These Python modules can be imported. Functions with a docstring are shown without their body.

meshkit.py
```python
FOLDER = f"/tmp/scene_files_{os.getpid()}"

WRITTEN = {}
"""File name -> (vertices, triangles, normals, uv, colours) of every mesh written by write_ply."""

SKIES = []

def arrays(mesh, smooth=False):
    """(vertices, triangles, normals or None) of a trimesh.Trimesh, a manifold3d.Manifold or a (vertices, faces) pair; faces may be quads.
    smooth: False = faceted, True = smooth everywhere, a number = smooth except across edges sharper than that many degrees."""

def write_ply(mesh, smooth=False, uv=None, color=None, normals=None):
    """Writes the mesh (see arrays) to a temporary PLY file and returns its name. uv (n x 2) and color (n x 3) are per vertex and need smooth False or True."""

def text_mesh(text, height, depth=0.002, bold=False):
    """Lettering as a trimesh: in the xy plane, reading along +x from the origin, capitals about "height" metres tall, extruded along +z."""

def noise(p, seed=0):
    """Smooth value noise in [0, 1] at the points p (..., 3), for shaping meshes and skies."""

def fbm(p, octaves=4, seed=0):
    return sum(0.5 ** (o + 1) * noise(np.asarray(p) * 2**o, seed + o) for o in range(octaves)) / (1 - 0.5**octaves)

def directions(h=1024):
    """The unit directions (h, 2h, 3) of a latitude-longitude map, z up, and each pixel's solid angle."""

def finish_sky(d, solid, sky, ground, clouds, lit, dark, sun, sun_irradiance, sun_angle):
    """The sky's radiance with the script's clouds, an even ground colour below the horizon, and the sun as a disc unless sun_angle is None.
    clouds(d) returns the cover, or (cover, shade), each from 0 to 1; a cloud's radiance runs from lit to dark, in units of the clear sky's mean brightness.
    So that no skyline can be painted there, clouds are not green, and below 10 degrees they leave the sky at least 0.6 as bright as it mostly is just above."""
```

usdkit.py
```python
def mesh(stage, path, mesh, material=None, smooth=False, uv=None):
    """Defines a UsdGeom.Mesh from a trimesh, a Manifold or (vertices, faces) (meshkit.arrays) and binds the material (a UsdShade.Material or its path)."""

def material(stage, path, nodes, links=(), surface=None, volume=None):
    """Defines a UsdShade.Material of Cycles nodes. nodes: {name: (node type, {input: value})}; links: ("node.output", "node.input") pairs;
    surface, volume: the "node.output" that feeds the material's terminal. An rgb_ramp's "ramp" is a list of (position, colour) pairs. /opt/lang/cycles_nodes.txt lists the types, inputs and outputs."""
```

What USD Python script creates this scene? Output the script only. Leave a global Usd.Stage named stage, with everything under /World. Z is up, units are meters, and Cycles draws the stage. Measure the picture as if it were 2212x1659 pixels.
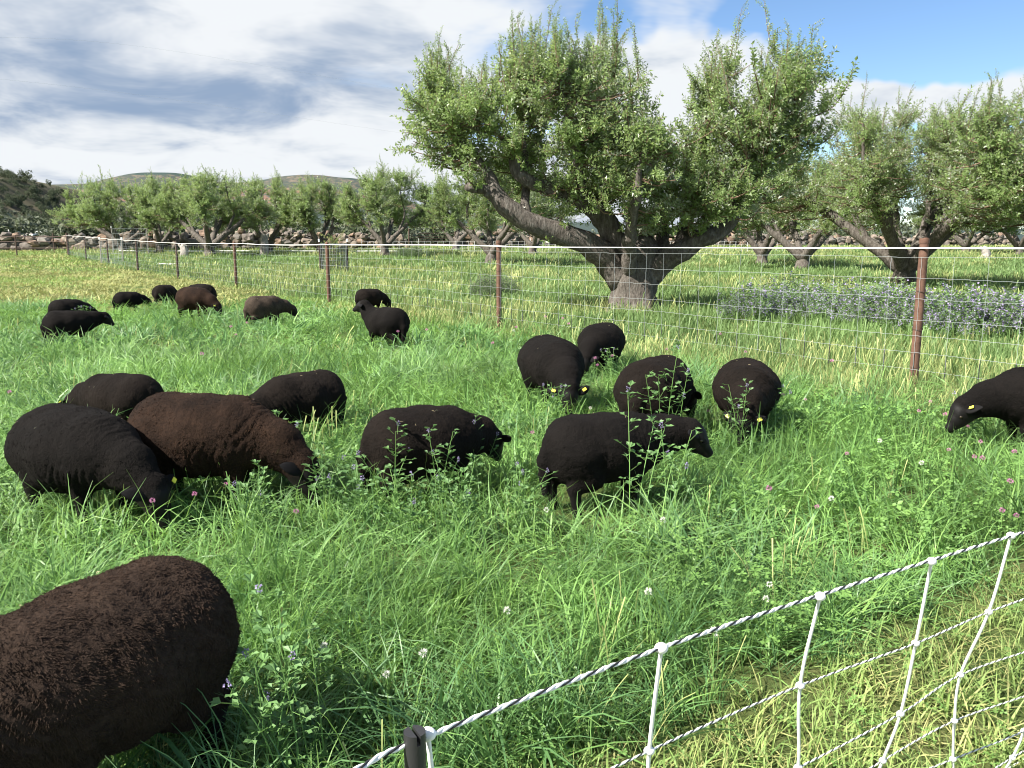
import math, random
import numpy as np
import trimesh
import usdkit
import meshkit
from pxr import Usd, UsdGeom, UsdLux, UsdShade, Gf, Sdf, Vt

rng = np.random.default_rng(7)
random.seed(7)
stage = Usd.Stage.CreateInMemory()
UsdGeom.SetStageUpAxis(stage, UsdGeom.Tokens.z)
UsdGeom.SetStageMetersPerUnit(stage, 1.0)
stage.SetDefaultPrim(UsdGeom.Xform.Define(stage, '/World').GetPrim())

# ------------------------------------------------------------------ camera, sky, sun, exposure
EYE, FPX, CX, CY = 1.5, 1793.0, 1106.0, 829.5        # measured on the photograph at 2212 x 1659
PITCH = math.atan(304.5 / FPX)
cam = UsdGeom.Camera.Define(stage, '/World/camera')
cam.CreateHorizontalApertureAttr(36.0)
cam.CreateVerticalApertureAttr(27.0)
cam.CreateFocalLengthAttr(36.0 * FPX / 2212.0)
cam.CreateClippingRangeAttr(Gf.Vec2f(0.05, 12000))
cam.CreateExposureAttr(1.42)
cam.AddTranslateOp().Set(Gf.Vec3d(0, 0, EYE))
cam.AddRotateXOp().Set(90 - math.degrees(PITCH))
FWD = np.array([0, math.cos(PITCH), -math.sin(PITCH)])
UP = np.array([0, math.sin(PITCH), math.cos(PITCH)])

SUN = np.array([-0.72, -0.42, 0.80]); SUN /= np.linalg.norm(SUN)
SUN_EL, SUN_ROT = math.asin(SUN[2]), math.atan2(SUN[0], SUN[1])
sun = UsdLux.DistantLight.Define(stage, '/World/sun')
sun.CreateIntensityAttr(1.25)
sun.CreateAngleAttr(0.5)
sun.CreateNormalizeAttr(True)
sun.CreateColorAttr(Gf.Vec3f(1.0, 0.95, 0.86))
_x = np.cross([0, 0, 1], SUN); _x /= np.linalg.norm(_x); _y = np.cross(SUN, _x)
sun.AddTransformOp().Set(Gf.Matrix4d(*_x, 0, *_y, 0, *SUN, 0, 0, 0, 0, 1))


def ray(u, v):
    return FWD + np.array([1, 0, 0]) * (u - CX) / FPX + UP * (CY - v) / FPX


def gz(x, y):                                          # the ground: flat near by, rising gently beyond 34 m
    x = np.asarray(x, float); y = np.asarray(y, float)
    t = (y - 34) / 4
    s = np.where(t > 20, t, np.log1p(np.exp(np.minimum(t, 20)))) * 4
    z = 0.022 * np.minimum(s, 46 + 0 * s)
    return z + 0.05 * (meshkit.noise(np.stack([x * .22, y * .22, 0 * x], -1), 3) - .5)


def atz(u, v, z):
    d = ray(u, v)
    return np.array([0, 0, EYE]) + d * (z - EYE) / d[2]


def aty(u, v, y):
    d = ray(u, v)
    return np.array([0, 0, EYE]) + d * y / d[1]


def atg(u, v, dz=0.0):
    d = ray(u, v)
    y = 3.0
    lo, hi = 0.5, 400.0
    for _ in range(60):
        y = (lo + hi) / 2
        p = np.array([0, 0, EYE]) + d * y / d[1]
        if p[2] > float(gz(p[0], p[1])) + dz: lo = y
        else: hi = y
    return p


# sky: physical sky with procedural cloud cover in the direction space of the dome
dome = UsdLux.DomeLight.Define(stage, '/World/sky')
SKY_STRENGTH = 0.08
_n = {
    'sky': ('sky_texture', {'sky_type': 'single_scattering', 'sun_disc': False, 'sun_elevation': SUN_EL, 'sun_rotation': SUN_ROT,
                            'altitude': 1800.0, 'aerosol_density': 0.35, 'air_density': 1.0, 'ozone_density': 2.0}),
    'sat': ('hsv', {'saturation': 1.08, 'value': .86}),
    'tc': ('texture_coordinate', {}),
    'sep': ('separate_xyz', {}),
    'zz': ('math', {'math_type': 'maximum', 'value2': 0.0}),
    'za': ('math', {'math_type': 'add', 'value2': 0.16}),
    'px': ('math', {'math_type': 'divide'}), 'py': ('math', {'math_type': 'divide'}),
    'pl': ('combine_xyz', {}),
    'n1': ('noise_texture', {'scale': 1.6, 'detail': 5.0, 'roughness': 0.56, 'distortion': 0.25}),
    'n2': ('noise_texture', {'scale': 2.1, 'detail': 5.0, 'roughness': 0.55, 'distortion': 0.35}),
    'wob': ('noise_texture', {'scale': 5.0, 'detail': 4.0, 'roughness': 0.6}),
    'wsub': ('vector_math', {'math_type': 'subtract', 'vector2': (.5, .5, .5)}),
    'wsc': ('vector_math', {'math_type': 'multiply', 'vector2': (.34, .2, .12)}),
    'wd': ('vector_math', {'math_type': 'add'}),
    'bg': ('background_shader', {'strength': SKY_STRENGTH}),
}
_l = [('tc.generated', 'sep.vector'), ('sep.z', 'zz.value1'), ('zz.value', 'za.value1'), ('sep.x', 'px.value1'), ('za.value', 'px.value2'),
      ('sep.y', 'py.value1'), ('za.value', 'py.value2'), ('px.value', 'pl.x'), ('py.value', 'pl.y'), ('pl.vector', 'n1.vector'), ('pl.vector', 'n2.vector'),
      ('tc.generated', 'wob.vector'), ('wob.color', 'wsub.vector1'), ('wsub.vector', 'wsc.vector1'), ('tc.generated', 'wd.vector1'), ('wsc.vector', 'wd.vector2'),
      ('sky.color', 'sat.color')]


def lobes(tag, items, start):
    """Sums soft lobes (u, v, half width, half height, weight) around directions; returns the socket of the sum."""
    last = start
    for i, (u, v, ru, rv, w) in enumerate(items):
        d = ray(u, v); d = d / np.linalg.norm(d)
        a, b, c, e, f = (f'{tag}{k}{i}' for k in 'abcef')
        _n[a] = ('vector_math', {'math_type': 'subtract', 'vector2': tuple(d)})
        _n[b] = ('vector_math', {'math_type': 'multiply', 'vector2': (FPX / ru, 0.8, FPX / rv)})
        _n[c] = ('vector_math', {'math_type': 'length'})
        _n[e] = ('map_range', {'range_type': 'smootherstep', 'from_min': 0.0, 'from_max': 1.6, 'to_min': float(w), 'to_max': 0.0, 'clamp': True})
        _n[f] = ('math', {'math_type': 'add'})
        _l.extend([('wd.vector', f'{a}.vector1'), (f'{a}.vector', f'{b}.vector1'), (f'{b}.vector', f'{c}.vector1'), (f'{c}.value', f'{e}.value'),
                   (f'{e}.result', f'{f}.value1'), (last, f'{f}.value2')])
        last = f'{f}.value'
    return last


# cover: more cloud to the left (-x), open blue to the right
_n['cx'] = ('map_range', {'from_min': -0.55, 'from_max': 0.55, 'to_min': 0.75, 'to_max': -0.26, 'clamp': True})
_n['c0'] = ('math', {'math_type': 'add'})
_l += [('sep.x', 'cx.value'), ('cx.result', 'c0.value1'), ('n1.fac', 'c0.value2')]
_cover = lobes('c', [(1450, 230, 190, 200, .75), (2150, 195, 420, 50, .75), (1250, 420, 500, 90, .5), (1900, 40, 420, 110, -.35), (2150, 285, 260, 40, -.25), (1290, 40, 130, 60, -.2)], 'c0.value')
_n['cm'] = ('map_range', {'range_type': 'smoothstep', 'from_min': 0.50, 'from_max': 0.86, 'to_min': 0.0, 'to_max': 1.0, 'clamp': True})
_l += [(_cover, 'cm.value')]
# shade: grey-blue undersides of the thick cloud
_n['s0'] = ('math', {'math_type': 'multiply_add', 'value2': 4.4, 'value3': -1.80})
_l += [('n2.fac', 's0.value1')]
_shade = lobes('s', [(170, 185, 430, 75, .62), (30, 40, 240, 100, .55), (650, 225, 240, 75, .50), (930, 110, 300, 60, .35), (330, 100, 150, 50, -.25), (560, 15, 240, 40, -.45), (1050, 25, 180, 50, -.6), (300, 345, 800, 60, -.40), (950, 330, 450, 80, -.35), (1450, 230, 200, 200, -.6), (2150, 195, 450, 70, -.5)], 's0.value')
_n['sm'] = ('map_range', {'range_type': 'smoothstep', 'from_min': -0.10, 'from_max': 1.75, 'to_min': 0.0, 'to_max': 1.0, 'clamp': True})
_l += [(_shade, 'sm.value')]
CLOUD_LIT, CLOUD_DARK = (4.2, 4.35, 4.5), (1.45, 1.95, 2.75)
_n['cc'] = ('mix', {'color1': CLOUD_LIT, 'color2': CLOUD_DARK})
_n['mx'] = ('mix', {})
_l += [('sm.result', 'cc.fac'), ('cm.result', 'mx.fac'), ('sat.color', 'mx.color1'), ('cc.color', 'mx.color2'), ('mx.color', 'bg.color')]
_sky = usdkit.material(stage, '/World/Looks/sky', _n, _l, surface='bg.background')
UsdShade.MaterialBindingAPI.Apply(dome.GetPrim()).Bind(_sky)
dome.GetPrim().SetCustomDataByKey('kind', 'structure')

# ------------------------------------------------------------------ helpers
_used = {}


def numbered(parent, name):
    k = (parent, name)
    i = _used.get(k, 0)
    _used[k] = i + 1
    return f'{parent}/{name}' if i == 0 else f'{parent}/{name}_{i:03d}'


def tag(p, label=None, cat=None, group=None, kind=None):
    p = p.GetPrim() if hasattr(p, 'GetPrim') else p
    for k, v in (('label', label), ('category', cat), ('group', group), ('kind', kind)):
        if v: p.SetCustomDataByKey(k, v)
    return p


def thing(name, label, cat, loc=(0, 0, 0), rz=0.0, scale=None, group=None):
    x = UsdGeom.Xform.Define(stage, numbered('/World', name))
    x.AddTranslateOp().Set(Gf.Vec3d(*map(float, loc)))
    if rz: x.AddRotateZOp().Set(math.degrees(rz))
    if scale: x.AddScaleOp().Set(Gf.Vec3f(*([float(scale)] * 3 if np.ndim(scale) == 0 else map(float, scale))))
    tag(x, label, cat, group)
    return x.GetPrim()


def part(parent, name, mesh, mat, smooth=False, label=None, kind=None):
    path = numbered(str(parent.GetPath()) if not isinstance(parent, str) else parent, name)
    m = usdkit.mesh(stage, path, mesh, mat, smooth=smooth)
    tag(m, label, None, None, kind)
    return m.GetPrim()


def instancer(path, protos, pos, quats, scales, idx):
    """protos: list of (mesh, material, smooth)"""
    pi = UsdGeom.PointInstancer.Define(stage, path)
    for k, (mesh, mat, sm) in enumerate(protos):
        parts = mesh if isinstance(mesh, list) else [(mesh, mat)]
        UsdGeom.Xform.Define(stage, f'{path}/shape_{k}')
        for j, (mm, mt) in enumerate(parts):
            usdkit.mesh(stage, f'{path}/shape_{k}/piece_{j}', mm, mt, smooth=sm)
        pi.GetPrototypesRel().AddTarget(f'{path}/shape_{k}')
    pi.CreateProtoIndicesAttr(Vt.IntArray.FromNumpy(np.asarray(idx, np.int32)))
    pi.CreatePositionsAttr(Vt.Vec3fArray.FromNumpy(np.asarray(pos, np.float32)))
    q = np.asarray(quats, np.float32)                    # w, x, y, z
    pi.CreateOrientationsAttr(Vt.QuathArray([Gf.Quath(float(a), float(b), float(c), float(d)) for a, b, c, d in q]))
    s = np.asarray(scales, np.float32)
    if s.ndim == 1: s = np.repeat(s[:, None], 3, 1)
    pi.CreateScalesAttr(Vt.Vec3fArray.FromNumpy(s))
    return pi.GetPrim()


def quat_z(a, tilt=0.0, tdir=0.0):
    """rotation about z by a, then a tilt about a horizontal axis"""
    a, tilt, tdir = np.broadcast_arrays(np.asarray(a, float), tilt, tdir)
    w1, z1 = np.cos(a / 2), np.sin(a / 2)
    w2, x2, y2 = np.cos(tilt / 2), np.sin(tilt / 2) * np.cos(tdir), np.sin(tilt / 2) * np.sin(tdir)
    return np.stack([w2 * w1, x2 * w1 + y2 * z1, y2 * w1 - x2 * z1, w2 * z1], -1)


def quat_to(d, spin):
    """z axis to direction d, after spin about z"""
    d = d / np.linalg.norm(d, axis=1, keepdims=True)
    t = np.arccos(np.clip(d[:, 2], -1, 1))
    return quat_z(spin, t, np.arctan2(d[:, 0], -d[:, 1]))


def tube(pts, radii, sides=8, cap=True):
    pts = np.asarray(pts, float); n = len(pts)
    r = np.broadcast_to(np.asarray(radii, float), (n,))
    t = np.gradient(pts, axis=0); t /= np.maximum(np.linalg.norm(t, axis=1, keepdims=True), 1e-9)
    ref = np.array([0, 0, 1.0]) if abs(t[0, 2]) < .9 else np.array([1.0, 0, 0])
    V = []
    u = np.cross(t[0], ref); u /= np.linalg.norm(u)
    an = np.linspace(0, 2 * np.pi, sides, endpoint=False)
    for i in range(n):
        u = u - t[i] * (u @ t[i]); u /= max(np.linalg.norm(u), 1e-9)
        w = np.cross(t[i], u)
        V.append(pts[i] + r[i] * (np.cos(an)[:, None] * u + np.sin(an)[:, None] * w))
    V = np.vstack(V)
    i = np.arange(n - 1)[:, None] * sides; k = np.arange(sides)[None]; k2 = (k + 1) % sides
    a, b, c, d = i + k, i + k2, i + sides + k2, i + sides + k
    Fc = np.concatenate([np.stack([a, b, c], -1).reshape(-1, 3), np.stack([a, c, d], -1).reshape(-1, 3)])
    if cap:
        V = np.vstack([V, pts[0], pts[-1]])
        e = (n - 1) * sides
        kk = np.arange(sides); kn = (kk + 1) % sides
        Fc = np.vstack([Fc, np.stack([kn, kk, np.full(sides, n * sides)], -1), np.stack([e + kk, e + kn, np.full(sides, n * sides + 1)], -1)])
    return V, Fc


def join(ms):
    V, Fc, o = [], [], 0
    for v, f in ms:
        V.append(v); Fc.append(np.asarray(f) + o); o += len(v)
    return np.vstack(V), np.vstack(Fc)


def spline(pts, n):
    """Catmull-Rom through the rows of pts"""
    P = np.asarray(pts, float)
    if len(P) == 2: return P[0] + (P[1] - P[0]) * np.linspace(0, 1, n)[:, None]
    Q = np.vstack([2 * P[0] - P[1], P, 2 * P[-1] - P[-2]])
    s = np.linspace(0, len(P) - 1 - 1e-6, n); i = s.astype(int); t = (s - i)[:, None]
    a, b, c, d = Q[i], Q[i + 1], Q[i + 2], Q[i + 3]
    return .5 * (2 * b + (c - a) * t + (2 * a - 5 * b + 4 * c - d) * t ** 2 + (3 * b - a - 3 * c + d) * t ** 3)


def rotz(p, a):
    c, s = math.cos(a), math.sin(a)
    p = np.asarray(p, float)
    return np.stack([p[..., 0] * c - p[..., 1] * s, p[..., 0] * s + p[..., 1] * c, p[..., 2]], -1)


def mat(name, nodes, links, surface):
    return usdkit.material(stage, f'/World/Looks/{name}', nodes, links, surface=surface)


def plain(name, color, rough=.6, spec=.4, metal=0.0, var=0.0, vscale=20.0, bump=0.0, bscale=60.0):
    nodes = {'p': ('principled_bsdf', {'base_color': color, 'roughness': rough, 'specular_ior_level': spec, 'metallic': metal}), 'g': ('texture_coordinate', {})}
    links = []
    if var:
        nodes['n'] = ('noise_texture', {'scale': vscale, 'detail': 5.0, 'roughness': .6})
        nodes['r'] = ('rgb_ramp', {'ramp': [(.3, tuple(c * (1 - var) for c in color)), (.7, tuple(min(1, c * (1 + var)) for c in color))]})
        links += [('g.object', 'n.vector'), ('n.fac', 'r.fac'), ('r.color', 'p.base_color')]
    if bump:
        nodes['bn'] = ('noise_texture', {'scale': bscale, 'detail': 6.0, 'roughness': .65})
        nodes['b'] = ('bump', {'strength': bump, 'distance': .02})
        links += [('g.object', 'bn.vector'), ('bn.fac', 'b.height'), ('b.normal', 'p.normal')]
    return mat(name, nodes, links, 'p.BSDF')


def leafy(name, ramp, trans=.35, rough=.5, spec=.35, patch=.25, patch_scale=.5, tcol=1.15, back=None):
    """Leaves and blades: colour varies per blade, per tuft and over the ground; light passes through."""
    nodes = {'geo': ('geometry', {}), 'oi': ('object_info', {}),
             'mixr': ('math', {'math_type': 'multiply_add', 'value2': .65, 'value3': 0.0}), 'or': ('math', {'math_type': 'multiply', 'value2': .35}),
             'r': ('rgb_ramp', {'ramp': ramp}),
             'n': ('noise_texture', {'scale': patch_scale, 'detail': 4.0, 'roughness': .6}),
             'pm': ('map_range', {'from_min': .3, 'from_max': .7, 'to_min': 1 - patch, 'to_max': 1 + patch, 'clamp': True}),
             'v': ('hsv', {}),
             'p': ('principled_bsdf', {'roughness': rough, 'specular_ior_level': spec}),
             'th': ('hsv', {'saturation': 1.1, 'value': tcol, 'hue': .485}),
             't': ('translucent_bsdf', {}), 'm': ('mix_closure', {'fac': trans})}
    links = [('oi.random', 'or.value1'), ('or.value', 'mixr.value3'), ('geo.random_per_island', 'mixr.value1'), ('mixr.value', 'r.fac'),
             ('geo.position', 'n.vector'), ('n.fac', 'pm.value'), ('pm.result', 'v.value'), ('r.color', 'v.color'),
             ('v.color', 'th.color'), ('th.color', 't.color'), ('p.BSDF', 'm.closure1'), ('t.BSDF', 'm.closure2')]
    if back:
        nodes['bk'] = ('mix', {'color2': back})
        links += [('geo.backfacing', 'bk.fac'), ('v.color', 'bk.color1'), ('bk.color', 'p.base_color')]
    else:
        links += [('v.color', 'p.base_color')]
    return mat(name, nodes, links, 'm.closure')


# ------------------------------------------------------------------ materials
M = {}
M['lush'] = leafy('lush_grass', [(0, (.100, .195, .072)), (.22, (.178, .33, .094)), (.5, (.288, .445, .126)), (.8, (.415, .535, .182)), (.95, (.495, .568, .25)), (1, (.575, .55, .33))], trans=.36, rough=.46, spec=.34, patch=.32, patch_scale=.9)
M['tussock'] = leafy('tussock_grass', [(0, (.085, .185, .070)), (.5, (.16, .31, .10)), (1, (.27, .42, .14))], trans=.32, rough=.42, spec=.4)
M['straw'] = leafy('straw_grass', [(0, (.30, .36, .13)), (.3, (.40, .42, .18)), (.7, (.50, .47, .25)), (1, (.60, .54, .33))], trans=.25, rough=.6, spec=.2)
M['orchard'] = leafy('orchard_grass', [(0, (.13, .22, .075)), (.5, (.22, .315, .115)), (.85, (.33, .39, .17)), (1, (.46, .45, .26))], trans=.33, rough=.5, spec=.3, patch=.25, patch_scale=.25)
M['mown'] = leafy('mown_grass', [(0, (.20, .31, .09)), (.45, (.315, .40, .135)), (.75, (.43, .45, .195)), (1, (.54, .50, .28))], trans=.3, rough=.55, spec=.25)
M['hay'] = leafy('cut_hay', [(0, (.25, .28, .10)), (.35, (.38, .37, .16)), (.7, (.50, .44, .25)), (1, (.60, .53, .34))], trans=.2, rough=.65, spec=.2)
M['clover'] = leafy('clover_leaf', [(0, (.13, .25, .065)), (.6, (.21, .36, .09)), (1, (.31, .45, .13))], trans=.3, rough=.5, spec=.35)
M['alfalfa'] = leafy('alfalfa_leaf', [(0, (.12, .23, .08)), (.6, (.18, .32, .11)), (1, (.26, .39, .15))], trans=.3, rough=.5, spec=.35)
M['apple'] = leafy('apple_leaf', [(0, (.165, .24, .085)), (.45, (.255, .35, .13)), (.85, (.35, .44, .195)), (1, (.445, .50, .29))], trans=.50, rough=.36, spec=.6, tcol=1.35, patch=.2, patch_scale=.8, back=(.46, .50, .40))
M['scrub'] = leafy('scrub_leaf', [(0, (.065, .085, .050)), (.6, (.11, .13, .075)), (1, (.18, .185, .12))], trans=.2, rough=.7, spec=.2)
M['grey_scrub'] = leafy('grey_scrub_leaf', [(0, (.13, .15, .11)), (1, (.24, .25, .20))], trans=.2, rough=.8, spec=.1)
M['catmint'] = leafy('catmint_leaf', [(0, (.13, .21, .09)), (.6, (.21, .29, .13)), (1, (.30, .36, .20))], trans=.25, rough=.7, spec=.2)
M['purple'] = leafy('purple_petal', [(0, (.33, .27, .46)), (1, (.47, .40, .60))], trans=.3, rough=.7, spec=.2)
M['pink'] = leafy('pink_petal', [(0, (.50, .20, .36)), (1, (.70, .42, .55))], trans=.3, rough=.7, spec=.2)
M['white_petal'] = leafy('white_petal', [(0, (.70, .70, .62)), (1, (.80, .78, .74))], trans=.3, rough=.7, spec=.2)
M['hay_bit'] = plain('dry_straw', (.50, .43, .26), .7, .2)
M['stem'] = plain('green_stem', (.14, .26, .07), .6, .3)


def ground_mat(name, ramp, scale):
    return mat(name, {'geo': ('geometry', {}), 'n': ('noise_texture', {'scale': scale, 'detail': 8.0, 'roughness': .7}), 'r': ('rgb_ramp', {'ramp': ramp}),
                      'p': ('principled_bsdf', {'roughness': .95, 'specular_ior_level': .1}), 'bn': ('noise_texture', {'scale': 14.0, 'detail': 8.0, 'roughness': .75}),
                      'b': ('bump', {'strength': .8, 'distance': .05})},
               [('geo.position', 'n.vector'), ('n.fac', 'r.fac'), ('r.color', 'p.base_color'), ('geo.position', 'bn.vector'), ('bn.fac', 'b.height'), ('b.normal', 'p.normal')], 'p.BSDF')


M['ground'] = ground_mat('pasture_soil', [(.3, (.045, .075, .02)), (.5, (.085, .115, .035)), (.7, (.16, .16, .07))], 1.3)


def wool(name, base, tip):
    return mat(name, {'tc': ('geometry', {}), 'n': ('noise_texture', {'scale': 5.0, 'detail': 4.0, 'roughness': .6}), 'n2': ('noise_texture', {'scale': 90.0, 'detail': 3.0, 'roughness': .6}),
                      'ma': ('math', {'math_type': 'multiply_add', 'value2': .55}), 'mb': ('math', {'math_type': 'multiply', 'value2': .45}),
                      'r': ('rgb_ramp', {'ramp': [(.36, base), (.66, tip)]}), 'at': ('attribute', {'attribute': 'bare'}), 'fc': ('mix', {'color2': (.0062, .0057, .0058)}),
                      'p': ('principled_bsdf', {'roughness': .85, 'specular_ior_level': .10, 'sheen_weight': .012, 'sheen_roughness': .5, 'sheen_tint': (.6, .5, .45)}),
                      'ro': ('map_range', {'to_min': .85, 'to_max': .58}), 'sp': ('map_range', {'to_min': .08, 'to_max': .16}), 'bs': ('map_range', {'to_min': .7, 'to_max': .12}),
                      'bn': ('noise_texture', {'scale': 75.0, 'detail': 5.0, 'roughness': .7}), 'b': ('bump', {'strength': .9, 'distance': .018})},
               [('tc.position', 'n.vector'), ('tc.position', 'n2.vector'), ('n2.fac', 'mb.value1'), ('n.fac', 'ma.value1'), ('mb.value', 'ma.value3'), ('ma.value', 'r.fac'), ('r.color', 'fc.color1'), ('at.fac', 'fc.fac'), ('fc.color', 'p.base_color'),
                ('at.fac', 'ro.value'), ('ro.result', 'p.roughness'), ('at.fac', 'sp.value'), ('sp.result', 'p.specular_ior_level'), ('at.fac', 'bs.value'), ('bs.result', 'b.strength'),
                ('tc.position', 'bn.vector'), ('bn.fac', 'b.height'), ('b.normal', 'p.normal')], 'p.BSDF')


M['wool_black'] = wool('black_wool', (.0036, .0032, .0031), (.0088, .0073, .0067))
M['wool_dark'] = wool('dark_brown_wool', (.0046, .0036, .0031), (.0128, .0094, .0077))
M['wool_brown'] = wool('brown_wool', (.0080, .0050, .0038), (.031, .0175, .0115))
M['wool_near'] = wool('near_brown_wool', (.0175, .0116, .0089), (.040, .0262, .0190))
M['wool_faded'] = wool('sun_faded_wool', (.018, .014, .011), (.075, .056, .043))
for _k, _c in (('black', ((.0050, .0044, .0042), (.0145, .0120, .0108))), ('dark', ((.0065, .0050, .0042), (.0225, .0160, .0127))), ('brown', ((.0115, .0071, .0052), (.054, .0295, .0175))), ('near', ((.0215, .0142, .0108), (.056, .0365, .0265))), ('faded', ((.026, .0200, .016), (.12, .090, .070)))):
    M[f'wool_{_k}_tip'] = wool(f'{_k}_wool_tips', *_c)
M['face'] = plain('black_face_hair', (.0075, .007, .0075), .75, .12, bump=.3, bscale=250)
M['eye'] = plain('amber_eye', (.03, .02, .012), .12, .6)
M['tag'] = plain('yellow_ear_tag', (.80, .76, .08), .4, .4)
M['bark'] = mat('apple_bark', {'tc': ('geometry', {}), 'mp': ('mapping', {'scale': (9, 9, 3)}), 'n': ('noise_texture', {'scale': 1.6, 'detail': 8.0, 'roughness': .7}),
                               'vr': ('voronoi_texture', {'scale': 2.2, 'feature': 'distance_to_edge'}),
                               'r': ('rgb_ramp', {'ramp': [(.3, (.05, .042, .036)), (.5, (.105, .092, .080)), (.66, (.18, .164, .146)), (.8, (.25, .235, .214))]}),
                               'p': ('principled_bsdf', {'roughness': .9, 'specular_ior_level': .15}), 'ad': ('math', {'math_type': 'multiply_add', 'value2': .35}), 'b': ('bump', {'strength': .9, 'distance': .05})},
                  [('tc.position', 'mp.vector'), ('mp.vector', 'n.vector'), ('mp.vector', 'vr.vector'), ('n.fac', 'r.fac'), ('r.color', 'p.base_color'), ('vr.distance', 'ad.value1'), ('n.fac', 'ad.value3'),
                   ('ad.value', 'b.height'), ('b.normal', 'p.normal')], 'p.BSDF')
M['twig'] = plain('brown_twig', (.15, .10, .07), .8, .2, var=.3)
M['rust'] = plain('rusty_steel', (.125, .068, .048), .75, .3, var=.35, vscale=9, bump=.3, bscale=80)
M['dark_rust'] = plain('dark_steel', (.075, .048, .038), .75, .3, var=.3)
M['wire'] = plain('galvanised_wire', (.40, .43, .44), .5, .4, metal=.3)
M['tape'] = plain('white_polymer', (.82, .82, .80), .5, .4)
M['white'] = plain('white_plastic', (.80, .80, .80), .4, .45)
M['black'] = plain('black_plastic', (.022, .022, .024), .5, .4, bump=.12, bscale=300)
M['stake'] = plain('black_stake', (.03, .035, .03), .6, .3)
M['weathered'] = plain('weathered_stump', (.30, .275, .25), .9, .1, var=.3, vscale=12, bump=.6, bscale=30)

STONE = []
for _i, _c in enumerate([(.185, .152, .125), (.225, .188, .155), (.145, .126, .112), (.215, .152, .115), (.165, .150, .135)]):
    STONE.append(plain(f'field_stone_{_i}', _c, .9, .15, var=.3, vscale=3.0, bump=.7, bscale=7.0))

# ------------------------------------------------------------------ ground
_ys = np.concatenate([np.linspace(-6, 40, 93), np.linspace(42, 140, 50), np.geomspace(150, 9000, 40)])
_xs = np.concatenate([-np.geomspace(9000, 62, 30), np.linspace(-60, 60, 121), np.geomspace(62, 9000, 30)])
_X, _Y = np.meshgrid(_xs, _ys)
_V = np.stack([_X, _Y, gz(_X, _Y)], -1).reshape(-1, 3)
_w = len(_xs); _i = (np.arange(len(_ys) - 1)[:, None] * _w + np.arange(_w - 1)[None]).ravel()
_F = np.stack([_i, _i + 1, _i + _w + 1, _i + _w], -1)
tag(usdkit.mesh(stage, '/World/ground', (_V, _F), M['ground'], smooth=True), 'grassy pasture ground', None, None, 'structure')

# the woven wire fence: first post and step from post to post; the normal points to the orchard
FP, FD = np.array([4.25, 8.67]), np.array([-4.487, 6.41])
FN = np.array([FD[1], -FD[0]]) / np.linalg.norm(FD)

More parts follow.
